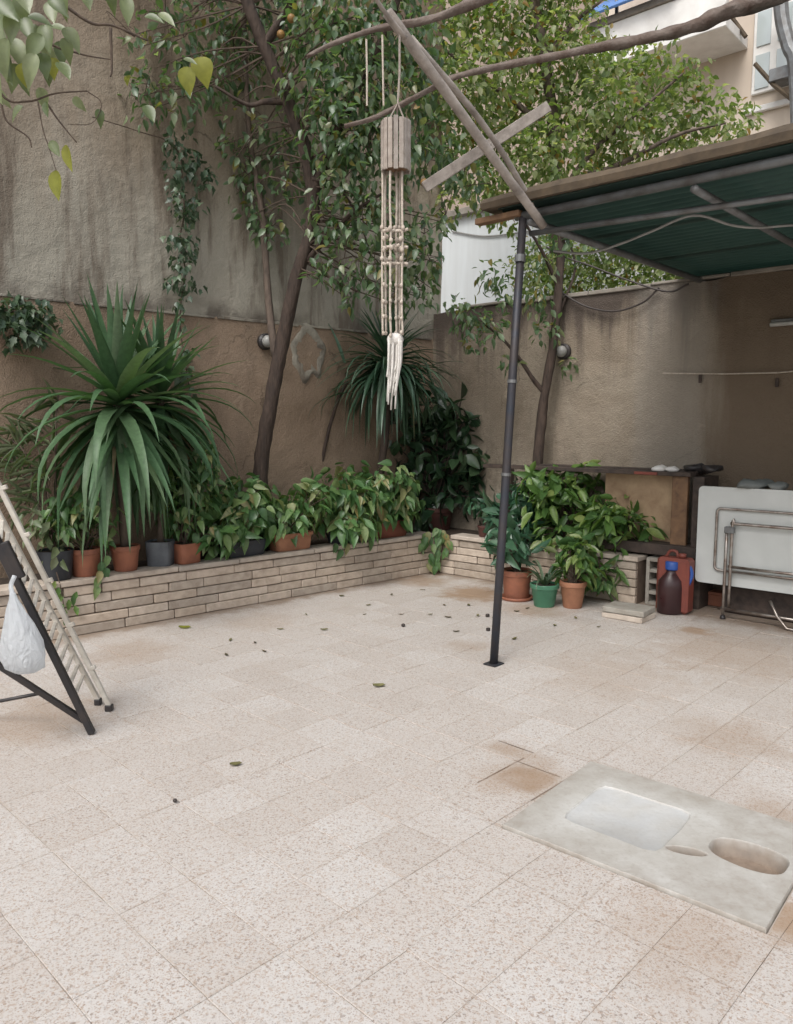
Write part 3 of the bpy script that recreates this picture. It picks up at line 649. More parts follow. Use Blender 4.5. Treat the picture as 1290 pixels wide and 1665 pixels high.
# ------------------------------------------------------------------ buildings beyond the right wall
OW = DEP + 2.8
wb = thing('whitewashed_house', RW(1, OW + 1.5, 0), 'plain whitewashed house wall close behind the yard corner', 'building')
p0 = PL(640, 480, RW(0, OW, 0), nR); p1 = PL(930, 480, RW(0, OW, 0), nR); ta, tb = (p0 - C0).dot(w), (p1 - C0).dot(w)
obj('wall', MB().box(RW((ta + tb) / 2, OW + 1.5, 2.2), w, nR, UP, (tb - ta) / 2, 1.5, 2.35), 'white_wall', wb)
obj('roof', MB().box(RW((ta + tb) / 2, OW + 1.48, 4.6), w, nR, UP, (tb - ta) / 2 + 0.06, 1.58, 0.05, 0.01), 'cement', wb)
obj('sill_ledge', MB().box(RW((ta + tb) / 2, OW - 0.03, 2.62), w, nR, UP, (tb - ta) / 2, 0.03, 0.03, 0.006), 'white_paint', wb)
cbl = spline([PL(735, 376, RW(0, OW - 0.02, 0), nR), PL(790, 384, RW(0, OW - 0.02, 0), nR), PL(860, 376, RW(0, OW - 0.02, 0), nR)], 5)
obj('wall_cable', MB().tube(cbl, 0.012, 6), 'cable', wb)

FP = D(1000, 100, 14.0); fo = (FP - C0).dot(nR)
def FW(x, y, off=0.0): return PL(x, y, C0 + nR * (fo + off), nR)
cb = thing('apartment_building', FW(1120, 400) * 1.0, 'cream apartment building with white balcony and blue awning beyond the canopy', 'building')
cb.location.z = 0
def fbox(name, x0, x1, z0, z1, off, dep, mat, parent, ch=0.01):   # box on the facade between two photo columns
    a = (FW(x0, 100) - C0).dot(w); b2 = (FW(x1, 100) - C0).dot(w)
    return obj(name, MB().box(C0 + w * ((a + b2) / 2) + nR * (fo + off + dep / 2) + UP * ((z0 + z1) / 2), w, nR, UP, abs(b2 - a) / 2, dep / 2, (z1 - z0) / 2, ch), mat, parent)
fbox('wall', 984, 1480, -0.05, 11.5, 0, 4, 'cream_wall', cb)
zb0, zb1 = FW(1010, 84, -0.9).z, FW(1010, 34, -0.9).z
fbox('balcony_slab', 1000, 1215, zb0 - 0.16, zb0 - 0.002, -0.95, 0.948, 'white_paint', cb)
fbox('parapet', 1002, 1213, zb0, zb1, -0.93, 0.12, 'white_paint', cb)
fbox('coping', 1000, 1215, zb1 + 0.002, zb1 + 0.11, -0.97, 0.2, 'cement', cb)
aw = obj('awning', MB().box(FW(1035, 5, -0.75) + UP * 0.14, w, (nR + UP * 0.7).normalized(), (UP - nR * 0.7).normalized(), 0.75, 0.5, 0.02, 0.005), 'blue', cb)
obj('balcony_bar', MB().tube([FW(1003, 28, -0.86), FW(1003, -120, -0.86)], 0.03, 6), 'frame', cb)
zw0, zw1 = FW(1250, 150).z, FW(1250, 12).z
wf = fbox('window', 1226, 1330, zw0, zw1, -0.06, 0.055, 'white_paint', cb)
a = (FW(1226, 100) - C0).dot(w); b2 = (FW(1330, 100) - C0).dot(w); n_ = 3
for i in range(n_):
    for k in range(2):
        s0, s1 = a + (b2 - a) * i / n_ + 0.05, a + (b2 - a) * (i + 1) / n_ - 0.05; z0 = zw0 + (zw1 - zw0) * k / 2 + 0.06; z1 = zw0 + (zw1 - zw0) * (k + 1) / 2 - 0.06
        obj('pane', MB().box(C0 + w * ((s0 + s1) / 2) + nR * (fo - 0.066) + UP * ((z0 + z1) / 2), w, nR, UP, (s1 - s0) / 2, 0.012, (z1 - z0) / 2, 0.004), 'glass', wf)
obj('downpipe', MB().tube(spline([FW(1268, -30, -0.5), FW(1272, 30, -0.5), FW(1283, 75, -0.5), FW(1294, 110, -0.5), FW(1300, 260, -0.5)], 6), 0.10, 10), 'frame', cb)
obj('meter_box', MB().box(FW(1282, 122, -0.25), w, nR, UP, 0.22, 0.16, 0.09, 0.01), 'frame', cb)
for q in ([(1190, 28), (1213, 60)], [(1228, 104), (1258, 138), (1296, 168)], [(1130, -6), (1146, 20)]):
    obj('line_bracket', MB().tube([FW(x, y, -0.35) for x, y in q], 0.035, 6), 'edge_wood', cb)
fbox('string_course', 1216, 1480, FW(1290, 170).z, FW(1290, 160).z, -0.08, 0.078, 'white_paint', cb)

tbp = thing('apartment_building', D(850, 400, 18.5), 'tan rendered building half hidden by the leafy crown above the whitewashed house', 'building'); tbp.location.z = 0
c = D(835, 100, 19.5); obj('wall', MB().box((c.x, c.y, 6.5), w, nR, UP, 3.3, 1.6, 6.55), 'tan_wall', tbp)

# ------------------------------------------------------------------ trees
def limb(mb, pts, r0, r1, seg=10, k=7, wob=0.25):
    P = spline(pts, k); mb.tube(P, [r0 + (r1 - r0) * (i / (len(P) - 1)) for i in range(len(P))], seg, wob=wob); return P
def Lp(x, y, off): return PL(x, y, LW(0, off, 0), nL)
def Rp(x, y, off): return PL(x, y, RW(0, off, 0), nR)
b0 = Lp(425, 760, 0.36); b0.z = 0.36; yb = Lp(425, 760, 0.36).y
mt = thing('citrus_tree', b0, 'dark leafy citrus tree leaning up from the planter along the tall wall', 'tree')
tr = MB()
bx_ = Lp(421, 800, 0.36)
main = limb(tr, [Vector((bx_.x, bx_.y, 0.36)), D(425, 757, yb), D(440, 660, yb - .03), D(458, 560, yb - .06), D(483, 450, yb - .1), D(509, 360, yb - .14), D(500, 260, yb - .2), D(468, 165, yb - .28), D(430, 75, yb - .36), D(395, -20, yb - .42), D(372, -120, yb - .5)], 0.066, 0.045, 12)
limb(tr, [D(507, 330, yb - .15), D(540, 230, yb - .3), D(590, 130, yb - .45), D(640, 20, yb - .55), D(670, -90, yb - .6)], 0.045, 0.02)
limb(tr, [D(498, 425, yb - .11), D(530, 390, yb - .25), D(575, 345, yb - .4), D(630, 310, yb - .5)], 0.026, 0.01)
limb(tr, [D(468, 165, yb - .28), D(432, 165, yb - .3), D(402, 170, yb - .32), D(350, 140, yb - .4)], 0.028, 0.01)
limb(tr, [D(430, 75, yb - .36), D(470, 10, yb - .4), D(520, -70, yb - .4)], 0.035, 0.02)
limb(tr, [D(505, 290, yb - .2), D(535, 300, yb - .3), D(570, 330, yb - .4), D(600, 400, yb - .45)], 0.018, 0.006)
obj('trunk', tr, 'bark', mt, smooth=True)
t2 = MB()
limb(t2, [D(448, 580, yb - .02), D(438, 500, yb + .05), D(432, 420, yb + .08), D(424, 330, yb + .05), D(408, 240, yb), D(400, 130, yb - .05), D(396, 0, yb - .1)], 0.036, 0.02)
obj('side_stem', t2, 'bark2', mt, smooth=True)
spec = [  # photo column, row, depth, radius, leaves
 (420, 20, 6.3, .36, 150), (480, 30, 6.3, .38, 200), (540, 40, 6.2, .40, 230), (600, 60, 6.2, .38, 220), (660, 60, 6.4, .34, 170), (520, 120, 6.3, .40, 240), (580, 150, 6.1, .40, 250), (640, 150, 6.3, .36, 200), (690, 120, 6.6, .32, 130),
 (550, 220, 6.2, .36, 210), (600, 240, 6.2, .34, 200), (660, 240, 6.4, .34, 180), (560, 290, 6.2, .28, 120), (700, 230, 6.7, .32, 130), (740, 270, 6.9, .28, 90), (770, 300, 6.9, .22, 60),
 (400, 90, 6.4, .26, 80), (360, 130, 6.4, .24, 70), (320, 140, 6.5, .24, 70), (270, 140, 6.5, .26, 85), (235, 155, 6.5, .20, 45), (300, 60, 6.4, .22, 50), (340, 20, 6.2, .24, 65), (270, 20, 6.3, .24, 45), (220, 60, 6.5, .16, 20),
 (400, 200, 6.5, .26, 75), (440, 250, 6.5, .26, 90), (470, 300, 6.5, .24, 70), (380, 250, 6.6, .18, 36), (410, 330, 6.6, .20, 60), (440, 370, 6.5, .18, 50), (395, 290, 6.6, .15, 26), (470, 220, 6.4, .24, 80), (360, 60, 6.3, .25, 60),
 (540, 350, 6.3, .26, 95), (590, 360, 6.2, .26, 110), (640, 350, 6.4, .28, 110), (690, 380, 6.6, .24, 80), (560, 420, 6.3, .24, 75), (610, 430, 6.3, .26, 90), (660, 430, 6.5, .24, 85), (520, 450, 6.4, .18, 40), (580, 475, 6.4, .17, 40), (640, 485, 6.6, .18, 45), (690, 470, 6.7, .17, 40), (700, 430, 6.7, .15, 30), (725, 350, 6.8, .14, 25),
 (450, -50, 6.2, .4, 150), (560, -60, 6.2, .45, 180), (660, -40, 6.2, .4, 150), (350, -60, 6.2, .35, 90), (250, -40, 6.3, .3, 50)]
LV = []; tw_mb = MB(); allp = [Vector(p) for p in main]
for (x, y, dd, r, n) in spec:
    dd = min(yb + .12, Lp(x, y, DEP).y - r * .9) if x < 500 else dd + .1
    c = D(x, y, dd); LV += clump(c, r, int(n * (1.05 if y < 250 and x > 470 else .85)), 0.086, 0.54, 1.05, 0.7)
    near = min(allp, key=lambda q: (q - c).length)
    twigs(tw_mb, near if (near - c).length < 1.3 else c + Vector((0, 0.1, r)), [c + rv() * r * 0.35 for _ in range(2)], 0.009)
    twigs(tw_mb, c, [c + rv().normalized() * r * 0.8 for _ in range(4)], 0.004)
obj('twigs', tw_mb, 'twig', mt)['kind'] = 'stuff'
foliage(mt, LV, 'citrus', 'ovate', 300, rest='crown')
for (x, y, dd) in ((474, 30, 6.1), (457, 56, 6.2), (690, 297, 6.3)):
    obj('fruit', MB().ball(D(x, y, dd), 0.032, 12, 8), 'fruit', mt, smooth=True)

# slender tree by the canopy post
b1 = Rp(870, 800, 0.36); y1 = b1.y
st = thing('small_tree', (b1.x, b1.y, 0.36), 'slender forked tree rising from the planter just right of the canopy post', 'tree')
tr = MB()
limb(tr, [Vector((b1.x, b1.y, 0.36)), D(873, 770, y1), D(879, 700, y1), D(886, 640, y1 - .02), D(900, 560, y1 - .03), D(908, 480, y1 - .02), D(912, 410, y1), D(916, 330, y1 + .1)], 0.052, 0.034)
limb(tr, [D(886, 640, y1 - .02), D(868, 618, y1 - .05), D(848, 588, y1 - .1), D(818, 552, y1 - .2), D(780, 520, y1 - .3)], 0.026, 0.008)
limb(tr, [D(909, 470, y1), D(890, 425, y1 - .1), D(868, 385, y1 - .2), D(840, 340, y1 - .3)], 0.02, 0.01)
limb(tr, [D(905, 520, y1), D(935, 440, y1 + .1), D(925, 390, y1 + .2)], 0.014, 0.008)
obj('trunk', tr, 'bark', st, smooth=True)
LV = []
for (x, y, dd, r, n) in ((800, 450, y1 - .3, .17, 48), (820, 480, y1 - .3, .14, 30), (760, 520, y1 - .35, .2, 60), (800, 530, y1 - .3, .18, 50), (745, 500, y1 - .3, .14, 26), (770, 560, y1 - .3, .12, 20), (825, 590, y1 - .2, .11, 18), (880, 480, y1 - .2, .18, 40), (890, 540, y1 - .1, .18, 36), (925, 595, y1 - .1, .09, 14), (880, 420, y1 - .1, .2, 40), (930, 395, y1, .2, 40), (905, 370, y1, .2, 50)):
    LV += clump(D(x, y, dd), r, n, 0.085, 0.5, 1, 0.6)
foliage(st, LV, 'citrus', 'ovate', 150, rest='crown')

# tall pale crown behind the right wall
bt0 = D(905, 480, 9.0)
bt = thing('background_tree', (bt0.x, bt0.y, 0), 'pale yellow green tree crown rising behind the right wall above the canopy', 'tree')
tr = MB(); limb(tr, [Vector((bt0.x, bt0.y, 0)), Vector((bt0.x, bt0.y, 2)), D(905, 330, 9.0), D(900, 200, 9.0), D(880, 60, 8.9), D(860, -60, 8.9)], 0.10, 0.04)
for q in ([(905, 330), (960, 250), (1040, 180), (1110, 120)], [(900, 220), (830, 160), (760, 110), (700, 60)], [(905, 300), (1000, 270), (1100, 220), (1180, 200)], [(885, 100), (930, 40), (980, 0)]):
    limb(tr, [D(x, y, 8.9) for x, y in q], 0.04, 0.012, 7)
obj('trunk', tr, 'bark2', bt, smooth=True)
LV = []; k_ = random.Random(3)
for (x, y, r, n) in [(700, 60, .5, 170), (760, 40, .5, 190), (820, 30, .5, 190), (880, 20, .5, 200), (940, 20, .42, 140), (720, 140, .5, 170), (780, 130, .5, 190), (840, 110, .5, 190), (900, 90, .5, 190), (950, 90, .42, 130), (990, 100, .38, 110), (740, 210, .5, 170), (800, 200, .5, 190), (860, 190, .5, 190), (920, 170, .5, 190), (980, 160, .5, 190), (1040, 150, .46, 170), (1090, 130, .36, 90), (1130, 120, .25, 40), (1100, 190, .42, 130), (1150, 180, .36, 90), (1190, 200, .32, 70), (1215, 225, .25, 45),
                     (780, 270, .48, 160), (840, 270, .5, 180), (900, 250, .5, 190), (960, 240, .5, 190), (1020, 220, .5, 190), (1070, 240, .42, 130), (1130, 240, .36, 90), (830, 330, .4, 90), (880, 320, .4, 110), (940, 300, .4, 110), (1000, 290, .4, 90), (1075, 90, .26, 36), (1030, 100, .3, 60), (690, 300, .3, 50), (735, 325, .28, 40), (790, 318, .3, 60), (690, 200, .4, 110), (690, 260, .34, 80), (850, -40, .6, 170), (760, -40, .6, 170), (930, -50, .45, 120), (690, -20, .5, 140)]:
    LV += clump(D(x, y, k_.uniform(8.45, 9.6)), r * .88, int(n * 1.8), 0.088, 0.6, 1.0, 0.35)
foliage(bt, LV, 'lit_leaf', 'ovate', 300, rest='crown')

# leafy hedge topping the ground behind the right wall
hg0 = Rp(1000, 440, DEP + 0.85)
hg = thing('hedge', (hg0.x, hg0.y, 0), 'light green hedge showing in the gap between right wall and canopy roof', 'hedge')
mbh = MB(); LV = []
for x in range(855, 1180, 22):
    p = Rp(x, 440, DEP + 0.85); mbh.tube([(p.x, p.y, -0.03), (p.x + .02, p.y, 1.6), (p.x, p.y, 2.6)], [0.02, 0.015, 0.008], 6)
    for z in (2.35, 2.6, 2.85, 3.1, 3.3): LV += clump((p.x, p.y + random.uniform(-.1, .15), z), .27, 95, 0.07, 0.55, 1, 0.3)
obj('stems', mbh, 'bark2', hg); foliage(hg, LV, 'lit_leaf', 'ovate', 200)

# ivy strand on the tall wall and ivy clump at its left
iv0 = Lp(300, 500, DEP - 0.08)
iv = thing('hanging_ivy', iv0, 'long narrow strand of dark ivy hanging down the tall grey wall', 'ivy')
path = [(265, 225), (292, 250), (296, 300), (300, 345), (292, 395), (302, 440), (296, 475), (293, 530), (300, 580), (310, 640)]
mbi = MB(); mbi.tube(spline([Lp(x, y, DEP - 0.07) for x, y in path], 6), 0.006, 5); mbi.tube(spline([Lp(x, y, DEP - 0.07) for x, y in ((265, 225), (230, 215), (200, 205), (150, 190))], 5), 0.004, 5)
obj('stem', mbi, 'twig', iv)
LV = []
for (x, y, r, n) in ((275, 235, .08, 16), (300, 245, .13, 34), (325, 275, .12, 30), (290, 280, .12, 32), (335, 295, .1, 18), (290, 320, .12, 34), (318, 335, .1, 22), (300, 355, .11, 30), (290, 390, .12, 36), (308, 400, .1, 26), (298, 430, .11, 34), (285, 455, .09, 22), (300, 470, .08, 18), (322, 465, .06, 8), (292, 495, .05, 8), (296, 530, .05, 8), (305, 575, .07, 14), (300, 610, .10, 24), (310, 640, .1, 22)):
    LV += clump(Lp(x, y, DEP - 0.10), r, n, 0.062, 0.75, 1.1, 0.9)
foliage(iv, LV, 'ivy', 'ivy', 300)
ic0 = Lp(40, 520, DEP - 0.1)
ic = thing('ivy_clump', ic0, 'rounded clump of dark ivy on the wall ledge at the far left', 'ivy')
obj('stem', MB().tube(spline([Lp(-80, 480, DEP - .05), Lp(-20, 500, DEP - .08), Lp(60, 510, DEP - .1)], 5), 0.01, 6), 'twig', ic)
LV = []
for (x, y, r, n) in ((10, 510, .17, 60), (45, 505, .17, 70), (70, 525, .14, 50), (30, 540, .15, 45), (60, 550, .1, 24), (20, 560, .08, 12), (-20, 520, .2, 50)): LV += clump(Lp(x, y, DEP - .16), r, n, 0.075, 0.8, 0.8, 0.8)
foliage(ic, LV, 'ivy', 'ivy', 300)

# ------------------------------------------------------------------ canopy on the right
PB = G(803, 1080); T = D(851, 345, 4.75)
cu = (Vector((2.68, 6.82, 0)) - Vector((T.x, T.y, 0))); CL = cu.length; cu.normalize(); cw = direc(132.0)
def CP(a, b, z): return Vector((T.x, T.y, 0)) + cu * a + cw * b + UP * z
cn = thing('canopy', PB, 'steel framed canopy roofed with green corrugated sheets at the right side', 'canopy')
CWD = 4.4  # unseen right part of the roof is lengthened to darken the wall
obj('post', MB().tube([PB + UP * 0.005, PB.lerp(T, .3), PB.lerp(T, .62), T - UP * 0.03], [0.026, 0.026, 0.026, 0.024], 14), 'pole', cn, smooth=True)
obj('base_plate', MB().box(PB + UP * 0.004, cu, cw, UP, 0.05, 0.045, 0.004, 0.001), 'pole', cn)
obj('clamp', MB().tube([PB.lerp(T, .895), PB.lerp(T, .91)], 0.033, 12).tube([PB.lerp(T, .635), PB.lerp(T, .642)], 0.03, 12).tube([PB.lerp(T, .43), PB.lerp(T, .437)], 0.03, 12), 'frame', cn)
p2 = CP(0.0, CWD - .1, 0); obj('post', MB().tube([p2 + UP * 0.004, p2 + UP * 2.7], 0.026, 12), 'pole', cn, smooth=True)
obj('front_rail', MB().tube([CP(0, -.05, 2.735), CP(0, CWD, 2.735)], 0.024, 10), 'frame', cn, smooth=True)
obj('side_rail', MB().tube([CP(0, 0.035, 2.70), CP(CL, 0.035, 2.70)], 0.024, 10), 'frame', cn, smooth=True)
obj('rear_rail', MB().tube([CP(CL - .12, -.05, 2.735), CP(CL - .12, CWD, 2.735)], 0.022, 10), 'frame', cn, smooth=True)
for b_ in (1.02, 2.1, 3.2, 4.3): obj('rafter', MB().tube([CP(0.0, b_, 2.69), CP(CL - .08, b_, 2.69)], 0.022, 10), 'frame', cn, smooth=True)
a1, a2 = G(862, 380, 2.64), G(1290, 318, 2.63); a3 = a1 + (a2 - a1) * 1.8
obj('tie_rod', MB().tube([a1, a2, a3], 0.017, 10), 'frame', cn, smooth=True)
ns = 3; wdt = (CL + 0.12) / ns
for i in range(ns):
    sh = MB(); a0 = -0.06 + i * wdt; nu = 88; vs = []; fs = []
    for q in range(nu + 1):
        aa = a0 + (wdt + 0.05) * q / nu; zz = 2.776 + 0.016 * math.sin(q / nu * 2 * math.pi * 11) + 0.004 * (i % 2) + 0.006
        for b_ in (-0.14, CWD * .5, CWD): vs.append(CP(aa, b_, zz - 0.004 * (b_ > 0 and b_ < 3)))
    m_ = (nu + 1) * 3
    for v_ in list(vs): vs.append(v_ + UP * 0.003)
    for q in range(nu):
        for b_ in range(2):
            a = q * 3 + b_; fs.append((a, a + 3, a + 4, a + 1)); fs.append((m_ + a, m_ + a + 1, m_ + a + 4, m_ + a + 3))
    for b_ in (0, 2):
        for q in range(nu): a = q * 3 + b_; fs.append((a, m_ + a, m_ + a + 3, a + 3))
    obj('roof_sheet', sh.add(vs, fs), 'green_sheet', cn, smooth=True)
eb = MB(); vs = []; fs = []; n_ = 36
for q in range(n_ + 1):                      # sagging felt and timber edge above the front rail
    b_ = -0.24 + (CWD + .3) * q / n_; h0 = 2.792; h1 = 2.865 + 0.012 * mnoise.noise(Vector((b_ * 2.3, 0, 0))) + 0.012 * mnoise.noise(Vector((b_ * 9, 3, 0)))
    f = -0.10 + 0.02 * mnoise.noise(Vector((b_ * 3, 9, 0))); vs += [CP(f + .01, b_, h0), CP(f, b_, (h0 + h1) / 2), CP(f + .03, b_, h1), CP(0.12, b_, h1 + .012), CP(0.14, b_, h0)]
for q in range(n_):
    for k in range(5): a, b2 = q * 5 + k, q * 5 + (k + 1) % 5; fs.append((a, b2, b2 + 5, a + 5))
fs.append((0, 1, 2, 3, 4)); fs.append(tuple(n_ * 5 + k for k in (4, 3, 2, 1, 0)))
obj('edge_board', eb.add(vs, fs), 'edge_wood', cn)
obj('rail_end', MB().box(CP(-0.02, -.16, 2.745), cw, cu, UP, 0.16, 0.03, 0.018, 0.004), 'brown_wood', cn)

cb1 = thing('cable', D(1010, 395, 4.9), 'thin pale cable looping along under the green canopy roof', 'cable')
cc = [G(x, y, z) for x, y, z in ((900, 408, 2.6), (955, 412, 2.58), (1010, 396, 2.6), (1060, 376, 2.62), (1128, 350, 2.655), (1190, 366, 2.63), (1235, 370, 2.62), (1300, 366, 2.62), (1400, 372, 2.6))]
cbo = obj('strand', MB().tube(spline(cc, 6), 0.008, 6), 'cable', cb1, smooth=True)
cb2 = thing('cable', D(1000, 500, 7), 'dark slack cable sagging from the canopy corner along the right wall top', 'cable')
dd = [Rp(x, y, DEP - .06) for x, y in ((862, 380), (905, 412), (960, 432), (1020, 455), (1085, 474), (1120, 462))]; d2 = [Rp(x, y, DEP - .05) for x, y in ((905, 470), (950, 497), (1000, 506), (1045, 492), (1072, 468))]
obj('strand', MB().tube(spline(dd, 6), 0.009, 6), 'wire', cb2); obj('strand', MB().tube(spline(d2, 6), 0.009, 6), 'wire', cb2)

# poles and limbs overhead
def lpole(name, label, cat, pts, r0, r1, mat, wob=0.12, group=None, pw=1.0):
    P = spline(pts, 8); rr_ = [r0 + (r1 - r0) * (i / (len(P) - 1)) ** pw * (1 + .25 * mnoise.noise(P[i] * 3.1) * (wob > .3)) for i in range(len(P))]; o = obj(name, MB().tube(P, rr_, 10, wob=wob), mat, None, True, loc=pts[0]); return tag(o, label, cat, group)
pA0, pA1 = D(884, 368, 4.66), D(630, 20, 3.85)
lpole('wooden_pole', 'thick pale weathered pole rising diagonally from the canopy corner', 'pole', [pA0, pA0.lerp(pA1, .5), pA1], 0.024, 0.027, 'old_wood')
lpole('wooden_pole', 'thinner grey pole lashed along the right of the thick diagonal pole', 'pole', [D(872, 340, 4.72), D(790, 208, 4.40), D(668, 62, 4.04)], 0.016, 0.018, 'old_wood')
lpole('wooden_pole', 'thin bare stick continuing upward past the tip of the diagonal poles', 'pole', [D(660, 62, 3.86), D(622, 14, 3.74), D(590, -40, 3.6)], 0.012, 0.008, 'old_wood')
kA, kB = D(690, 305, 4.45), D(892, 173, 4.62); pd = (kB - kA).normalized(); pn = UP.cross(pd).normalized()
tag(obj('plank', MB().box((kA + kB) / 2, pd, pn, pd.cross(pn), (kB - kA).length / 2, 0.012, 0.030, 0.003), 'old_wood', loc=kA), 'short grey plank crossing behind the diagonal poles', 'plank')
lpole('dry_branch', 'long bare vine limb crossing above the diagonal poles to the top right', 'branch', [D(560, 205, 4.2), D(612, 190, 4.2), D(690, 150, 4.22), D(745, 124, 4.25), D(830, 105, 4.25), D(950, 82, 4.25), D(1060, 60, 4.22), D(1130, 42, 4.2), D(1185, 18, 4.2), D(1300, -22, 4.2)], 0.012, 0.05, 'dry_limb', 0.5, None, 2.2)
lpole('dry_branch', 'reddish bare branch at the top behind the hanging ornament', 'branch', [D(500, 92, 4.3), D(540, 72, 4.3), D(615, 46, 4.3), D(700, 32, 4.3), D(760, 8, 4.3), D(840, -30, 4.3)], 0.010, 0.036, 'dry_limb', 0.5, None, 1.6)

# macrame ornament hanging from the pole
hp = D(650, 45, 3.9); px2m = 3.9 / FPX
def H_(x, y, dy=0.0): return D(x, y, 3.9 + dy)
mh = thing('macrame_hanging', hp, 'cream corded macrame ornament with a slatted bamboo drum hanging from the poles', 'ornament')
obj('hook_cord', MB().tube([hp, H_(650, 120), H_(647, 170)], 0.006, 6).tube([H_(647, 168), H_(630, 200)], 0.004, 5).tube([H_(647, 168), H_(660, 200)], 0.004, 5).tube([H_(647, 168), H_(645, 200, .05)], 0.004, 5), 'slat', mh)
cz0, cz1 = H_(645, 280).z, H_(645, 198).z; cc_ = H_(644, 240); rr = 22 * px2m
for k in range(16):
    an = 2 * math.pi * k / 16; cpos = Vector((cc_.x + rr * math.cos(an), cc_.y + rr * math.sin(an), (cz0 + cz1) / 2))
    rad_ = Vector((math.cos(an), math.sin(an), 0)); obj('slat', MB().box(cpos, Vector((-rad_.y, rad_.x, 0)), rad_, UP, rr * 0.165, 0.004, (cz1 - cz0) / 2 + random.uniform(-.006, .006), 0.0015), 'slat', mh, loc=cpos)
obj('drum_disc', MB().lathe((cc_.x, cc_.y, cz1 - .015), [(rr * .93, 0), (rr * .93, .01)], 18).lathe((cc_.x, cc_.y, cz0 + .02), [(rr * .93, 0), (rr * .93, .01)], 18), 'brown_wood', mh)
cords = MB(); kn = MB()
for k, (xo, yo) in enumerate(((-16, 0), (-5, -.04), (4, .03), (13, -.02), (-12, .04), (9, .05))):
    pts = [H_(640 + xo * 1.1, y, yo) + Vector((random.gauss(0, .002), 0, 0)) for y in (278, 330, 375, 410, 440, 500, 545)]
    cords.tube(spline(pts, 4), 0.0062, 6)
    for y in range(372, 436, 16): kn.ball(H_(640 + xo * 1.05 + random.uniform(-2, 2), y + random.uniform(-3, 3), yo - .008), 0.0105, 8, 6, (1, .9, 1.2))
    for y in range(462, 545, 27): kn.ball(H_(640 + xo * 1.0, y + random.uniform(-3, 3), yo - .005), 0.0085, 7, 5, (1, 1, 1.3))
for y in (376, 402, 428):
    for x in range(622, 658, 7): kn.tube([H_(x, y, -.01), H_(x + 7, y + random.uniform(-5, 5), -.012)], 0.008, 5)
obj('cords', cords, 'rope', mh, True)['kind'] = 'stuff'; obj('knots', kn, 'rope', mh, True)['kind'] = 'stuff'
tsl = MB()
for k in range(26):
    x0 = 630 + random.uniform(0, 24); yy = random.uniform(545, 560); x1 = 637 + (x0 - 642) * .75 + random.uniform(-2, 2); off = random.uniform(-.03, .03)
    tsl.tube(spline([H_(x0, yy, off), H_(x0 - 1, 590, off), H_(x1, random.uniform(600, 668), off * .8)], 4), lerp(0.0075, 0.0045, 9), 5)
obj('tassel', tsl, 'white_rope', mh, True)['kind'] = 'stuff'
obj('tassel_knot', MB().ball(H_(643, 552), 0.042, 12, 8, (1, .8, .8)), 'white_rope', mh, True)
for x, x2, lab in ((596, 597, 'left'), (622, 624, 'right')):
    tag(obj('hanging_string', MB().tube(spline([D(x, 57 if x > 600 else 64, 4.27), D(x + 1, 120, 4.27), D(x2, 172, 4.27)], 4), 0.005, 5), 'rope', loc=D(x, 60, 4.27)),
        'thin pale string hanging from the reddish branch, %s' % ('the one further from the ornament' if lab == 'left' else 'the one closer to the ornament'), 'string', 'strings hanging from the branch')

# ------------------------------------------------------------------ overhead vine sprays at top left, near the camera
vt = thing('vine_spray', D(30, 60, 2.6), 'leafy vine spray hanging into view near the camera at the top left', 'vine')
vm_ = MB()
for q, r in (([(-60, 20), (0, 150), (45, 165), (90, 152), (142, 148)], .004), ([(0, 150), (10, 195), (45, 222), (52, 240)], .003), ([(78, 170), (95, 195), (125, 232)], .003), ([(60, -30), (110, 12), (150, 38), (185, 42), (240, 66)], .005),
             ([(100, 78), (140, 90), (182, 97)], .003), ([(-40, -20), (20, 30), (60, 60), (100, 80)], .006), ([(62, 165), (70, 210), (80, 240), (93, 282)], .0018), ([(180, 45), (182, 110), (180, 125)], .004), ([(142, 148), (165, 168), (150, 200), (110, 202)], .0015)):
    P = spline([D(x, y, 2.6 + .0006 * x) for x, y in q], 6); vm_.tube(P, lerp(r * 1.25, r * .6, len(P)), 6)
obj('stem', vm_, 'twig', vt, True)
def pleaf(x, y, d, a, L, W, tilt=0.4):     # a leaf hanging at a photo point; a = direction in the view, clockwise from down
    dr = Vector((math.sin(a), random.uniform(-.3, .1), -math.cos(a))); return (D(x, y, d) - dr.normalized() * L * .5, dr, Vector((random.uniform(-.5, .5), -1, tilt)), L, W)
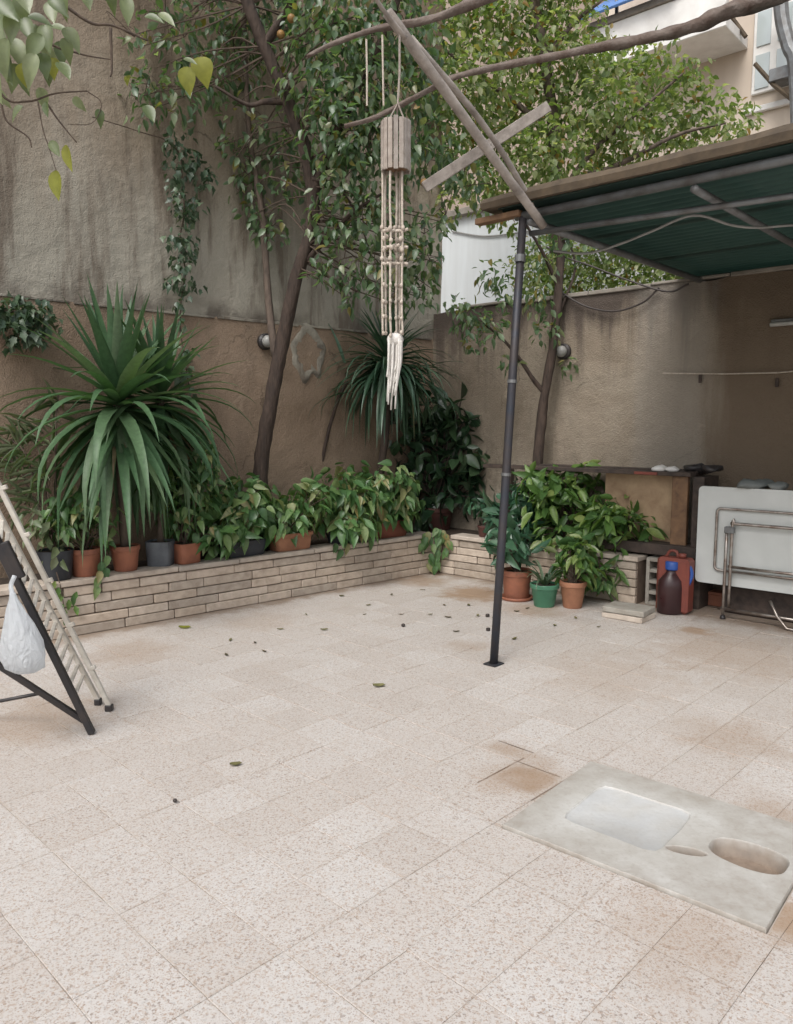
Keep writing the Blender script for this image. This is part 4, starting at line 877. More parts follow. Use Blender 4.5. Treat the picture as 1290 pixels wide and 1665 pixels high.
LVv = [pleaf(x, y, 2.6 + random.uniform(-.12, .15), a, L, L * random.uniform(.48, .62), t) for (x, y, a, L, t) in
       ((10, 14, .8, .11, .5), (35, 20, .3, .10, .6), (20, 45, -.2, .10, .4), (0, 70, .3, .12, .3), (30, 85, .5, .12, .6), (48, 110, -.3, .10, .2), (12, 110, .2, .11, .3), (60, 55, .9, .09, .8), (65, 30, 1.4, .08, .9), (96, 44, 1.5, .07, .9), (75, 60, .2, .09, .2), (118, 62, .6, .085, .7),
        (80, 88, .5, .08, .7), (72, 105, .2, .08, .2), (105, 115, .6, .075, 1.2), (100, 85, .1, .08, .1), (38, 130, .1, .09, .2), (20, 125, -.5, .09, .3), (5, 95, -.3, .12, .5), (55, 75, -.6, .09, .3), (45, 48, .4, .09, .2), (85, 20, .2, .08, .3), (95, 8, .8, .08, .5), (40, 0, .4, .1, .5), (0, 30, .2, .1, .3), (-12, 60, .3, .12, .5), (110, 80, .3, .07, .3), (78, 118, -.2, .07, .1),
        (70, 160, .2, .07, .5), (76, 178, .1, .05, .2), (25, 180, -.9, .06, .3), (207, 15, .1, .085, .5), (250, 28, 1.4, .07, 1.), (272, 32, .9, .07, 1.0), (163, 190, .2, .055, .8), (244, 185, .5, .07, .7), (128, 168, .7, .05, .2), (310, 100, 1.2, .05, 1.0), (90, 242, .5, .06, 1.2), (100, 5, -.2, .08, .2), (140, -5, .3, .09, .4), (180, -8, .4, .09, .4), (-10, 135, .1, .11, .4), (5, 160, .4, .06, .4))]
foliage(vt, LVv, 'vine', 'vine', 300)
yl = [pleaf(112, 258, 2.6, .15, .085, .04, .1), pleaf(93, 302, 2.6, 0.0, .095, .055, .1), pleaf(330, 112, 2.75, .3, .09, .075, .2), pleaf(305, 130, 2.75, .1, .09, .06, .0), pleaf(40, 122, 2.55, .1, .07, .05, .2), pleaf(85, 108, 2.62, -.2, .06, .05, .2)]
foliage(vt, yl, 'yellow_leaf', 'vine', 300, name='yellow_leaf')

# ------------------------------------------------------------------ potted plants
def pot(root, c, r, h, mat, sq=0.0, rim=True, squash=(1, 1), rot=0.0, taper=.8):
    pr = [(r * taper * .96, 0), (r * taper, .008), (r * (taper + (1 - taper) * .78), h * .78)]
    pr += [(r * .97, h * .80), (r * 1.04, h * .82), (r * 1.06, h * .97), (r * 1.03, h), (r * .93, h), (r * .92, h * .86)] if rim else [(r * .99, h * .97), (r, h), (r * .93, h), (r * .91, h * .86)]
    o = obj('pot', MB().lathe(c, pr, 32, squash, rot, sq), mat, root); smooth_by_angle(o, 35)
    obj('soil', MB().lathe(Vector(c) + UP * (h * .865), [(r * .905, 0), (r * .9, .01), (r * .5, .018)], 24, squash, rot, sq), 'soil', root)
def bush(c, r, rz, n, L, wr, down=.72, up=.45):
    out = []; lobes = [(Vector((random.uniform(-.5, .5) * r, random.uniform(-.5, .5) * r, random.uniform(-.42, .5) * rz)), random.uniform(.42, .72)) for _ in range(6)]
    for _ in range(n):
        d = rv().normalized(); d.z = d.z * .85 + .1
        k = random.random() ** .4; lo, ls = random.choice(lobes); off = lo + Vector((d.x * r, d.y * r, d.z * rz)) * k * ls; p = Vector(c) + off
        d2 = Vector((off.x, off.y, 0)); d2 = d2.normalized() if d2.length > .03 else Vector((d.x, d.y, 0))
        dr = (d2 * .6 + rv() * .42 + UP * (d.z * .5 - down)).normalized(); nn = UP * up + d2 * .8 + rv() * .35
        l = L * random.uniform(.45, 1.3); out.append((p, dr, nn, l, l * wr * random.uniform(.75, 1.15)))
    return out
def stems(root, base, leaves, n, r=.004, mat='twig'):
    mb = MB()
    for L in random.sample(leaves, min(n, len(leaves))):
        e = L[0]; mid = base.lerp(e, .55) + UP * .05 + rv() * .02; mb.tube(spline([base + rv() * .02, mid, e], 4), r, 5, cap=False)
    o = obj('stems', mb, mat, root); o['kind'] = 'stuff'
def lpos(px, py, off, z=PT): p = Lp(px, py, off); return Vector((p.x, p.y, z))
def rpos(px, py, off, z=PT): p = Rp(px, py, off); return Vector((p.x, p.y, z))

GP = 'pothos plants crowding the planter'
def potted(name, c, label, cat, potspec=None, group=None):
    t = thing(name, c, label, cat, group)
    if potspec: pot(t, c, *potspec[:3], **(potspec[3] if len(potspec) > 3 else {}))
    return t

# yuccas
def rosette(root, c, n, Lr, W, mat, up=0.35, seed=0, dmax=2.2):
    k_ = random.Random(seed)
    for i in range(n):
        t = i / (n - 1); az = i * 2.39996 + k_.uniform(-.25, .25)
        el = R(86) - R(135) * t ** .95 + k_.uniform(-.12, .12)
        L = (Lr[0] + (Lr[1] - Lr[0]) * min(1, t * 1.3)) * k_.uniform(.88, 1.1)
        dr = (0.10 + dmax * max(0, t - .2) ** .8) * k_.uniform(.75, 1.25)
        strap_leaf(root, Vector(c) + UP * (0.22 * (0.5 - t)) + Vector((math.cos(az), math.sin(az), 0)) * .025, az, el, L, W * k_.uniform(.85, 1.1), dr, mat, nseg=8 if t > .3 else 6)
c = lpos(205, 925, .13); ypy = Lp(190, 660, .14).y - .12
yu = potted('potted_yucca', c, 'large yucca with sword leaves arching down over the left terracotta pots', 'potted plant', (.105, .19, 'terracotta'))
yc = D(193, 655, ypy)
obj('trunk', MB().tube(spline([c + UP * .15, D(200, 820, c.y - .03), D(196, 740, ypy), yc + UP * .05], 5), [.032] * 16, 10, wob=.4), 'bark2', yu, True)
rosette(yu, yc, 84, (.74, 1.04), .094, 'yucca', seed=2, dmax=2.9)
c = lpos(262, 918, .16)
y2 = potted('potted_yucca', c, 'second smaller yucca behind the large one, in the square grey tin pot', 'potted plant', (.10, .19, 'grey_pot', dict(sq=.5, rim=False, taper=.92)))
yc2 = D(262, 650, c.y + .12)
obj('trunk', MB().tube(spline([c + UP * .15, D(264, 780, c.y + .06), yc2 + UP * .05], 5), [.026] * 11, 10, wob=.4), 'bark2', y2, True)
rosette(y2, yc2, 58, (.62, .92), .078, 'yucca', seed=5, dmax=2.9)
kd_ = random.Random(77)
for rt_, cc3, n3, L3, w3 in ((yu, yc, 46, 1.0, .085), (y2, yc2, 34, .88, .07)):     # older blades hanging straight down and out
    for i in range(n3): az = i * 2.39996 + kd_.uniform(-.3, .3); strap_leaf(rt_, cc3 - UP * kd_.uniform(.02, .2) + Vector((math.cos(az), math.sin(az), 0)) * .03, az, R(kd_.uniform(-72, -22)), L3 * kd_.uniform(.75, 1.08), w3 * kd_.uniform(.8, 1.1), kd_.uniform(.25, .9), 'yucca')
for rt_, cc3 in ((yu, yc), (y2, yc2)):          # withered brown skirt under the crowns
    for _ in range(11): az = kd_.uniform(0, 6.28); strap_leaf(rt_, cc3 - UP * kd_.uniform(.12, .28), az, kd_.uniform(-.9, -.3), kd_.uniform(.35, .6), .045, kd_.uniform(.8, 1.6), 'withered', name='withered_leaf', fold=.5, nseg=6)
c = lpos(92, 936, .13)
y3 = potted('potted_plant', c, 'thin bamboo-like plant in the dark pot at the left end of the planter', 'potted plant', (.125, .21, 'dark_pot', dict(rim=False)))
mb = MB(); LV = []
for (x, y, z) in ((20, 715, .1), (50, 695, .2), (0, 745, .1), (70, 770, .0), (95, 640, .25), (40, 820, 0), (-20, 700, .2)):
    e = D(x, y, c.y + z); P = spline([c + UP * .17, (c + UP * .17).lerp(e, .6) + UP * .18, e], 5); mb.tube(P, .006, 5)
    for _ in range(20):
        p = P[random.randrange(4, len(P))] + rv() * .03; LV.append((p, (e - c) * .5 + rv() * .4 + Vector((-.3, -.2, -.25)), UP + rv() * .4, random.uniform(.13, .24), random.uniform(.012, .02)))
LV += bush(c + UP * .32, .22, .26, 120, .09, .5)
obj('stems', mb, 'twig', y3); foliage(y3, LV, 'bamboo_leaf', 'narrow', 260)
c = lpos(140, 934, .13)
p4 = potted('potted_pothos', c, 'trailing green plant in the leftmost terracotta pot, hanging over its rim', 'potted plant', (.11, .20, 'terracotta'))
LV = bush(c + UP * .38, .28, .34, 230, .09, .6)
LV += [(Lp(x, y, -.01) , Vector((0, -.2, -1)) + rv() * .25, -nL + UP * .3, .09, .055) for x, y in ((166, 915), (160, 940), (172, 925), (158, 955), (175, 905), (163, 930))]
foliage(p4, LV, 'pothos', 'heart', 200); stems(p4, c + UP * .17, LV, 22)
c = lpos(302, 914, .13)
p5 = potted('potted_pothos', c, 'leafy plant in the square red terracotta pot just right of the grey tin', 'potted plant', (.10, .16, 'terracotta', dict(sq=.6, rim=False, taper=.93, rot=R(48))))
LV = bush(c + UP * .42, .34, .40, 330, .10, .55) + bush(D(330, 770, c.y), .24, .34, 160, .09, .5) + bush(D(255, 800, c.y - .1), .22, .3, 110, .09, .5)
sp_ = [(D(345, 740, c.y), Vector((.1, 0, 1)), -nL, .22, .03), (D(352, 770, c.y), Vector((.25, 0, 1)), -nL, .16, .03), (D(336, 760, c.y), Vector((-.1, 0, 1)), -nL, .15, .03)]
foliage(p5, LV + sp_, 'pothos', 'heart', 220); stems(p5, c + UP * .14, LV, 24)
c = lpos(395, 896, .12)
p6 = potted('potted_pothos', c, 'light green pothos spilling over a dark low trough left of the trunk foot', 'potted plant', (.13, .13, 'dark_pot', dict(sq=.7, rim=False, squash=(1.5, .75), rot=R(90 - 48.2), taper=.9)), GP)
LV = bush(c + UP * .31, .42, .38, 560, .12, .56); foliage(p6, LV, 'pothos', 'heart', 260); stems(p6, c + UP * .11, LV, 30)
c = lpos(472, 890, .12)
p7 = potted('potted_pothos', c, 'bushy pothos in the long orange clay trough right of the trunk foot', 'potted plant', (.13, .15, 'orange_pot', dict(sq=.7, squash=(1.5, .75), rot=R(90 - 48.2), taper=.9)), GP)
LV = bush(c + UP * .33, .44, .38, 560, .12, .56); foliage(p7, LV, 'pothos', 'heart', 260); stems(p7, c + UP * .13, LV, 30)
c = lpos(552, 880, .14)
p8 = potted('potted_pothos', c, 'pothos trailing pale leaves from a low dark pot between orange and rust troughs', 'potted plant', (.13, .11, 'dark_pot', dict(rim=False)), GP)
LV = bush(c + UP * .33, .45, .40, 580, .12, .56)
LV += [(Lp(x, y, -.02), Vector((0, -.2, -1)) + rv() * .3, -nL + UP * .4, .11, .065) for x, y in ((550, 860), (560, 872), (545, 885), (570, 868), (555, 895), (602, 880), (565, 885), (580, 862))]
foliage(p8, LV, 'pothos', 'heart', 270); stems(p8, c + UP * .1, LV, 30)
c = lpos(632, 866, .13)
p9 = potted('potted_pothos', c, 'fuller pothos in the rust red trough nearest the planter corner', 'potted plant', (.13, .16, 'rust_pot', dict(sq=.7, rim=False, squash=(1.5, .75), rot=R(90 - 48.2), taper=.92)), GP)
LV = bush(c + UP * .41, .46, .42, 580, .12, .56); foliage(p9, LV, 'pothos', 'heart', 270); stems(p9, c + UP * .13, LV, 30)

# dracaena at the back of the corner
c = lpos(600, 800, .40, .37); c = Vector((c.x, c.y, .37))
dr_ = thing('dracaena', c, 'tall dracaena with a drooping mop of narrow leaves in the planter corner', 'plant')
dy = 7.55; dc = D(632, 588, dy)
tk = MB(); tk.tube(spline([c, D(625, 720, dy), dc + UP * .03], 6), [.04] * 13, 9, wob=.4)
tk.tube(spline([D(515, 800, c.y - .1), D(530, 720, dy), D(548, 655, dy), D(565, 620, dy)], 6), .018, 8, wob=.3)
obj('trunk', tk, 'bark', dr_, True)
rosette(dr_, dc, 130, (.46, .80), .046, 'dracaena', seed=8, dmax=4.2)
k_ = random.Random(12)
for i in range(56): az = k_.uniform(0, 6.28); strap_leaf(dr_, dc + Vector((math.cos(az), math.sin(az), 0)) * k_.uniform(.03, .16) + UP * k_.uniform(-.15, .06), az, R(k_.uniform(-70, -15)), k_.uniform(.5, .82), .046, k_.uniform(.4, 1.3), 'dracaena', nseg=6)
for i in range(60):
    az = k_.uniform(0, 6.28); q = dc + Vector((math.cos(az), math.sin(az), 0)) * k_.uniform(.05, .32) + UP * k_.uniform(-.22, .05)
    strap_leaf(dr_, q, az, k_.uniform(-.6, .5), k_.uniform(.45, .75), .036, k_.uniform(1.0, 2.4), 'dracaena', nseg=6)
for (x, y, az, el, L, dp) in ((598, 620, 2.7, .3, .5, 3.0), (585, 640, 2.9, .1, .55, 2.6), (560, 640, 3.3, -.2, .5, 1.8), (640, 590, .9, .9, .55, 2.4), (560, 590, 2.3, 1.1, .5, .4)):
    strap_leaf(dr_, D(x, y, dy - .1), az, el, L, .045, dp, 'dracaena')

# dark broad leaved plant in the corner
c = PL(720, 846, LW(0, .33, 0), nL); c = meet(.36, .40) + UP * .376
ph = potted('potted_philodendron', c, 'dark broad leaved plant in a maroon pot filling the planter corner', 'potted plant', (.19, .24, 'maroon_pot'))
LV = []
for (x, y, r, n) in ((700, 680, .22, 36), (735, 700, .24, 40), (690, 730, .26, 44), (750, 745, .26, 46), (720, 770, .26, 40), (785, 760, .2, 34), (680, 780, .2, 30), (765, 800, .22, 36), (795, 790, .16, 24), (675, 660, .16, 22), (715, 655, .14, 16), (790, 830, .16, 20), (680, 830, .16, 22), (665, 740, .2, 24), (760, 690, .2, 26), (800, 755, .18, 24), (735, 660, .2, 22), (650, 700, .18, 18), (740, 800, .24, 34), (700, 815, .22, 30)):
    LV += [(p, d, n_, l * 1.0, w_) for p, d, n_, l, w_ in clump(D(x, y, c.y - .06), r, n, .19, .48, 1, .25)]
foliage(ph, LV, 'dark_leaf', 'broad', 300); stems(ph, c + UP * .2, LV, 40, .007, 'dark_wood')
c = rpos(790, 872, .12)
q_ = potted('potted_plant', c, 'small drooping plant in a little clay pot on the coping right of the corner', 'potted plant', (.08, .11, 'maroon_pot'))
LV = bush(c + UP * .22, .17, .18, 90, .10, .5) + [(Rp(x, y, -.02), Vector((0, -.3, -1)) + rv() * .3, -nR + UP * .3, .09, .05) for x, y in ((800, 880), (812, 890), (808, 870), (815, 900), (795, 868))]
foliage(q_, LV, 'blue_leaf', 'broad', 200); stems(q_, c + UP * .1, LV, 16)
tv0 = C0 + UP * .36
tvn = thing('trailing_vine', tv0, 'short pothos trail hanging down the inner corner of the planter', 'vine')
LV = []; mb = MB()
for (x, y0, y1, n) in ((705, 862, 925, 16), (718, 860, 900, 10), (690, 868, 890, 8), (722, 862, 885, 6)):
    mb.tube(spline([D(x, y0, 7.72), D(x + 3, (y0 + y1) / 2, 7.64), D(x, y1, 7.62)], 4), .005, 5)
    for i in range(n): LV.append((D(x + random.uniform(-9, 9), y0 + (y1 - y0) * i / n, 7.62 - random.uniform(0, .06)), Vector((random.uniform(-.6, .6), -.3, -1)), Vector((0, -1, .5)), .10, .06))
obj('stem', mb, 'twig', tvn); foliage(tvn, LV, 'pothos', 'heart', 200)
tv2 = thing('trailing_vine', Lp(105, 960, 0), 'short green trail hanging down the planter face beside the folded rack', 'vine')
LV = [(Lp(x, y, -.02), Vector((random.uniform(-.5, .5), -.3, -1)), -nL + UP * .4, .075, .04) for x, y in ((100, 965), (112, 975), (105, 990), (118, 968), (98, 980), (122, 985), (108, 1000), (95, 955), (125, 962), (90, 945))]
obj('stem', MB().tube(spline([Lp(92, 930, .02), Lp(100, 960, -.02), Lp(106, 1000, -.02)], 4), .004, 5), 'twig', tv2); foliage(tv2, LV, 'lime', 'narrow', 100)

# right hand planter: broad blue green plant, lime bushes
def planter_bush(name, px, off, label, parts, mat, kind, L, wr, n_ind=260, pots=None, group=None):
    c = rpos(px, 880, off, .372); t = thing(name, c, label, 'plant', group); LV = []
    for (x, y, r, rz, n, dy_) in parts: LV += bush(D(x, y, c.y + dy_), r, rz, n, L, wr, .3)
    foliage(t, LV, mat, kind, n_ind); stems(t, c, LV, 36, .006); return t
planter_bush('leafy_shrub', 855, .25, 'blue green broad leaved shrub in the planter directly behind the canopy post', [(850, 830, .26, .32, 120, -.1), (835, 880, .2, .2, 60, -.2), (868, 870, .2, .22, 60, -.2), (825, 850, .18, .2, 40, -.15)], 'blue_leaf', 'broad', .17, .42)
planter_bush('leafy_shrub', 915, .28, 'tallest lime green shrub in the right planter, in front of the slender tree', [(900, 800, .30, .26, 130, -.1), (940, 795, .26, .24, 110, -.1), (870, 790, .16, .18, 40, -.1), (910, 850, .26, .24, 90, -.15)], 'lime', 'broad', .15, .42, group='lime green shrubs in the right planter')
planter_bush('leafy_shrub', 1000, .26, 'spreading lime green shrub at the free end of the right planter', [(1000, 830, .28, .26, 130, -.12), (970, 870, .24, .22, 90, -.15), (1030, 850, .22, .18, 60, -.12), (960, 900, .2, .2, 60, -.25)], 'lime', 'broad', .15, .42, group='lime green shrubs in the right planter')
planter_bush('leafy_shrub', 965, .10, 'dark green shrub spilling over the right planter face above the orange pot', [(960, 930, .2, .2, 80, -.2), (990, 930, .17, .17, 50, -.2), (925, 900, .16, .18, 50, -.25)], 'pothos', 'broad', .14, .42)

# pots standing on the floor
c = G(840, 974); f1 = potted('potted_plant', c, 'terracotta pot with saucer and blue green leaves on the floor beside the canopy post', 'potted plant', (.125, .26, 'terracotta', dict(taper=.86)))
obj('saucer', MB().lathe(c, [(.12, .002), (.135, .004), (.14, .03), (.128, .03), (.122, .012)], 32), 'terracotta', f1, True)
LV = bush(c + UP * .42, .20, .22, 60, .17, .40, .1); foliage(f1, LV, 'blue_leaf', 'broad', 200); stems(f1, c + UP * .23, LV, 20, .005)
c = G(885, 985); f2 = potted('potted_plant', c, 'small drooping succulent in the green plastic bucket pot on the floor', 'potted plant', (.115, .19, 'green_pot', dict(taper=.74)))
for i in range(16):
    az = i * 2.4; strap_leaf(f2, c + UP * .17 + Vector((math.cos(az), math.sin(az), 0)) * .02, az, random.uniform(.7, 1.35), random.uniform(.24, .36), .03, random.uniform(2.0, 3.6), 'ivy', nseg=7)
c = G(931, 987); f3 = potted('potted_plant', c, 'leafy plant in the orange clay pot on the floor, right of the green one', 'potted plant', (.105, .22, 'orange_pot', dict(taper=.74)))
LV = bush(c + UP * .36, .19, .2, 80, .13, .42); foliage(f3, LV, 'lime', 'broad', 200); stems(f3, c + UP * .19, LV, 20, .005)

# ------------------------------------------------------------------ clutter at the right
bench_z = 1.10
def bp(px, py, off): return Rp(px, py, off)
bl_, br_ = (Rp(806, 764, .36) - C0).dot(w), (Rp(1140, 770, .36) - C0).dot(w)
bn = thing('work_bench', RW((bl_ + br_) / 2, .4, .37), 'old dark wooden workbench standing against the right wall behind the shrubs', 'bench')
bz = Rp(1000, 766, .2).z
for k, (o_, dz) in enumerate(((.20, 0), (.335, .012), (.47, .004))):
    s0 = bl_ + (.0, .55, .5)[k]; obj('top_board', MB().box(RW((s0 + br_) / 2, o_, bz + dz), w, nR, UP, (br_ - s0) / 2, .062, .017, .003), 'dark_wood', bn)
for s_, o_ in ((bl_ + .08, .5), (br_ - .06, .5)):
    zb = .372 if s_ < T1 - .1 else .0; obj('leg', MB().box(RW(s_, o_, (bz - .02 + zb) / 2), w, nR, UP, .03, .03, (bz - .02 - zb) / 2, .003), 'dark_wood', bn)
lx = (Rp(1107, 800, .2) - C0).dot(w); obj('leg', MB().box(RW(lx, .2, (bz - .018 + .0) / 2), w, nR, UP, .065, .022, (bz - .018) / 2, .004), 'brown_wood', bn)
lx2 = (Rp(1136, 800, .24) - C0).dot(w); obj('side_panel', MB().box(RW(lx2 + .02, .34, (bz - .018) / 2), nR, w, UP, .16, .045, (bz - .018) / 2, .003), 'dark_wood', bn)
s0, s1 = (Rp(985, 800, .3) - C0).dot(w), lx - .075; obj('back_panel', MB().box(RW((s0 + s1) / 2, .3, .76), w, nR, UP, (s1 - s0) / 2, .01, bz - .02 - .76, .002), 'ply', bn)
obj('lower_shelf', MB().box(RW((s0 + lx2 + .1) / 2, .20, .47), w, nR, UP, (lx2 - s0) / 2, .1, .045, .004), 'dark_wood', bn)
c = RW(br_ - .30, .25, bz + .03); rg = MB().ball(c, .055, 14, 8, (1.3, 1.0, .55)).ball(c + w * .1 + UP * .002, .045, 12, 8, (1.5, .9, .5))
o = obj('rag', rg, 'white_paint', None, True, loc=c); tag(o, 'crumpled pale rag lying on the right end of the dark workbench', 'rag')
for v_ in o.data.vertices: v_.co += Vector(mnoise.noise_vector((v_.co + c) * 28)) * .013
c = RW(br_ - .02, .33, bz + .045); rg = MB().ball(c, .075, 14, 8, (1.4, 1.0, .45)).ball(c + w * .12, .06, 12, 8, (1.4, 1, .5))
o = obj('sack', rg, 'black_steel', None, True, loc=c); tag(o, 'dark crumpled sack drooping over the right end of the workbench', 'sack')
for v_ in o.data.vertices: v_.co += Vector(mnoise.noise_vector((v_.co + c) * 18)) * .03
c = RW((Rp(1050, 772, .13) - C0).dot(w), .128, bz - .002); tag(obj('red_strip', MB().box(c, w, nR, UP, .10, .006, .012, .002), 'red_can', loc=c), 'short red strip fixed along the front edge of the workbench', 'strip')

# hollow concrete block standing on end
c = G(1063, 985); bt_ = thing('concrete_block', c, 'hollow grey concrete block standing on end beside the planter end', 'concrete block')
bw, bd_, bh = .155, .17, .40; e1, e2 = w, nR
mb = MB(); tk_ = .03
mb.box(c + e2 * (bd_ / 2 + .0) + UP * (bh / 2) + e2 * (bd_ / 2 - .012), e1, e2, UP, bw / 2, .012, bh / 2, .002)
for sg in (-1, 1): mb.box(c + e1 * (sg * (bw / 2 - tk_ / 2)) + e2 * (bd_ / 2 - .013) + UP * (bh / 2), e1, e2, UP, tk_ / 2, bd_ / 2 - .013, bh / 2 - .001, .003)
for z in (.0, .092, .184, .276, .368): mb.box(c + e2 * (bd_ / 2 - .015) + UP * (z + .016), e1, e2, UP, bw / 2 - tk_ - .0005, bd_ / 2 - .016, .0145, .003)
obj('block', mb, 'concrete', bt_)
for k, (dz, rz) in enumerate(((0, .0), (.047, .07))):
    c = G(1022, 1004) + UP * (dz + .022); ax = (w * math.cos(rz) + nR * math.sin(rz)); ay = UP.cross(ax)
    tag(obj('paving_slab', MB().box(c, ax, ay, UP, .165, .125, .021, .005), ('concrete', 'coping')[k == 0], loc=c), ('lower of two pale paving slabs stacked on the floor before the planter end', 'upper of two pale paving slabs stacked on the floor, grey on top')[k], 'slab', 'stacked paving slabs')
# maroon jug with blue cap
c = G(1090, 997); jg = thing('water_jug', c, 'dark maroon plastic jug with blue cap on the floor by the concrete block', 'jug')
obj('body', MB().lathe(c, [(.095, .003), (.105, .012), (.105, .22), (.098, .27), (.055, .32), (.042, .34), (.042, .36)], 24, (1, .8)), 'jug', jg, True)
obj('cap', MB().lathe(c + UP * .355, [(.05, 0), (.052, .01), (.052, .06), (.046, .066)], 20), 'blue_plastic', jg, True)
obj('handle', MB().tube(spline([c + Vector((.03, -.02, .37)), c + Vector((.10, -.05, .40)), c + Vector((.135, -.06, .33)), c + Vector((.115, -.05, .24))], 5), .016, 8), 'blue_plastic', jg, True)
# red jerrycan
c = RW((G(1120, 984) - C0).dot(w), -.02, 0); rj = thing('jerrycan', c, 'red plastic jerrycan standing between the maroon jug and the folded table', 'jerrycan')
obj('body', MB().box(c + UP * .225, w, nR, UP, .13, .075, .22, .022), 'red_can', rj); obj('lid', MB().lathe(c + UP * .446 + w * .05, [(.03, 0), (.03, .03), (.026, .034)], 16), 'red_can', rj, True)
obj('handle', MB().tube(spline([c + UP * .44 - w * .08, c + UP * .49 - w * .05, c + UP * .49 + w * .0, c + UP * .44 + w * .02], 5), .012, 8), 'red_can', rj, True)
c = G(1072, 975) + nR * .18; gb = thing('bucket', c, 'small grey metal bucket tucked behind the maroon jug', 'bucket')
obj('body', MB().lathe(c, [(.10, .003), (.13, .30), (.136, .31), (.128, .31), (.10, .02)], 24), 'grey_pot', gb, True); obj('handle', MB().tube(spline([c + w * .13 + UP * .30, c + UP * .40 - nR * .03, c - w * .13 + UP * .30], 6), .004, 6), 'chrome', gb, True)
# terracotta tile scrap under table
c = G(1156, 985) + nR * .06; tag(obj('clay_trough', MB().box(c + UP * .05, w, nR, UP, .10, .06, .048, .006).box(c + UP * .108, w, nR, UP, .108, .066, .01, .004), 'terracotta', loc=c), 'low terracotta trough half under the folded table', 'trough')

# folded table leaning against the clutter
FTO = .06; tb0 = C0 + nR * FTO
def TP(x, y, off=0.0): return PL(x, y, tb0 + nR * off, nR)
ft = thing('folding_table', G(1177, 1003), 'white folding table stored on its edge with rusty tubular legs folded flat', 'table')
tl, bl2 = TP(1137, 790), TP(1130, 945); ss = (tl - C0).dot(w); zt, zb = tl.z, bl2.z; TLn = 1.25; rc = .035
def rrect(s0, s1, z0, z1, r, off):
    out = []
    for (cs, cz, a0) in ((s1 - r, z1 - r, 0), (s0 + r, z1 - r, 90), (s0 + r, z0 + r, 180), (s1 - r, z0 + r, 270)):
        for k in range(6): a = R(a0 + 18 * k); out.append(RW(cs + r * math.cos(a), off, cz + r * math.sin(a)))
    return out
def slabpoly(p, q):
    n = len(p); return MB().add(p + q, [tuple(range(n)), tuple(range(n, 2 * n))[::-1]] + [(i, i + n, (i + 1) % n + n, (i + 1) % n) for i in range(n)])
obj('table_top', slabpoly(rrect(ss, ss + TLn, zb, zt, rc, FTO), rrect(ss, ss + TLn, zb, zt, rc, FTO + .035)), 'table_top', ft)
def lsp(x, y): p = TP(x, y); return (p - C0).dot(w), p.z
def frame_loop(name, x0, y0, y1, r, off, s_end, mat='chrome', rr_=.03):
    s0, z1 = lsp(x0, y0); z0 = lsp(x0, y1)[1]; pts = rrect(s0, s_end, z0, z1, rr_, off); pts.append(pts[0]); pts.append(pts[1])
    return obj(name, MB().tube(pts, r, 8, cap=False), mat, ft, True)
frame_loop('leg_frame', 1168, 826, 926, .0105, FTO - .018, ss + TLn - .14)
s0, z1 = lsp(1190, 850); z0 = lsp(1190, 920)[1]; s9 = ss + TLn - .2
pts = [RW(s0 + .30 * 0, FTO - .045, z0 - .0)] ; 
lg2 = MB()
s_leg = lsp(1184, 900)[0]; zf = .012
lg2.tube(spline([RW(s_leg, FTO - .05, zf), RW(s_leg, FTO - .05, z1 - .04)], 3), .0125, 8)
lg2.tube(spline([RW(s_leg + .04, FTO - .05, .10), RW(s_leg + .04, FTO - .05, z1 - .02), RW(s_leg + .055, FTO - .05, z1 - .003), RW(s_leg + .09, FTO - .05, z1), RW(s9, FTO - .05, z1)], 5), .0125, 8)
obj('leg', lg2, 'chrome', ft, True)
obj('cross_bar', MB().tube([RW(s_leg + .02, FTO - .05, z0), RW(s9, FTO - .05, z0)], .011, 8).tube([RW(s_leg + .02, FTO - .05, z0 - .035), RW(s9, FTO - .05, z0 - .035)], .007, 8), 'chrome', ft, True)
obj('foot_bar', MB().tube([RW(s_leg - .02, FTO - .05, .085), RW(s9, FTO - .05, .075)], .0125, 8), 'chrome', ft, True)
obj('hinge', MB().box(RW(s_leg + .02, FTO - .05, z1 - .05), w, nR, UP, .035, .02, .025, .004), 'frame', ft)
obj('foot_cap', MB().lathe(RW(s_leg, FTO - .05, .0), [(.02, .001), (.022, .006), (.016, .03)], 12), 'black_steel', ft, True)
obj('leg', MB().tube([RW(s9, FTO - .05, zf), RW(s9, FTO - .05, z1)], .0125, 8), 'chrome', ft, True)
obj('brace', MB().tube([RW(s_leg + .34, FTO - .07, .20), RW(s_leg + .40, FTO - .08, .09), RW(s_leg + .47, FTO - .09, .015), RW(s_leg + .56, FTO - .09, .012)], .011, 8), 'chrome', ft, True)
c = RW(lsp(1225, 780)[0], FTO + .05, zt + .03)
o = obj('plastic_bundle', MB().ball(c, .09, 16, 10, (1.7, .7, .42)).ball(c + w * .16 - UP * .01, .06, 12, 8, (1.3, .8, .5)), 'grey_cloth', None, True, loc=c); tag(o, 'grey plastic bundle resting on the upper edge of the white table', 'bundle')
for v_ in o.data.vertices: v_.co += Vector(mnoise.noise_vector((v_.co + c) * 16)) * .022
for k, (x, h) in enumerate(((1228, .15), (1272, .19))):
    c = G(x, 1000) + nR * .16; t = thing('metal_canister', c, ('shorter metal canister on the floor under the folded table', 'taller metal canister on the floor under the folded table, nearer the frame edge')[k], 'canister', 'canisters under the folded table')
    obj('body', MB().lathe(c, [(.052, .002), (.055, .006), (.055, h), (.05, h + .006)], 20), 'chrome', t, True); obj('lid', MB().lathe(c + UP * (h + .007), [(.045, 0), (.047, .02), (.04, .026)], 20), 'frame', t, True)
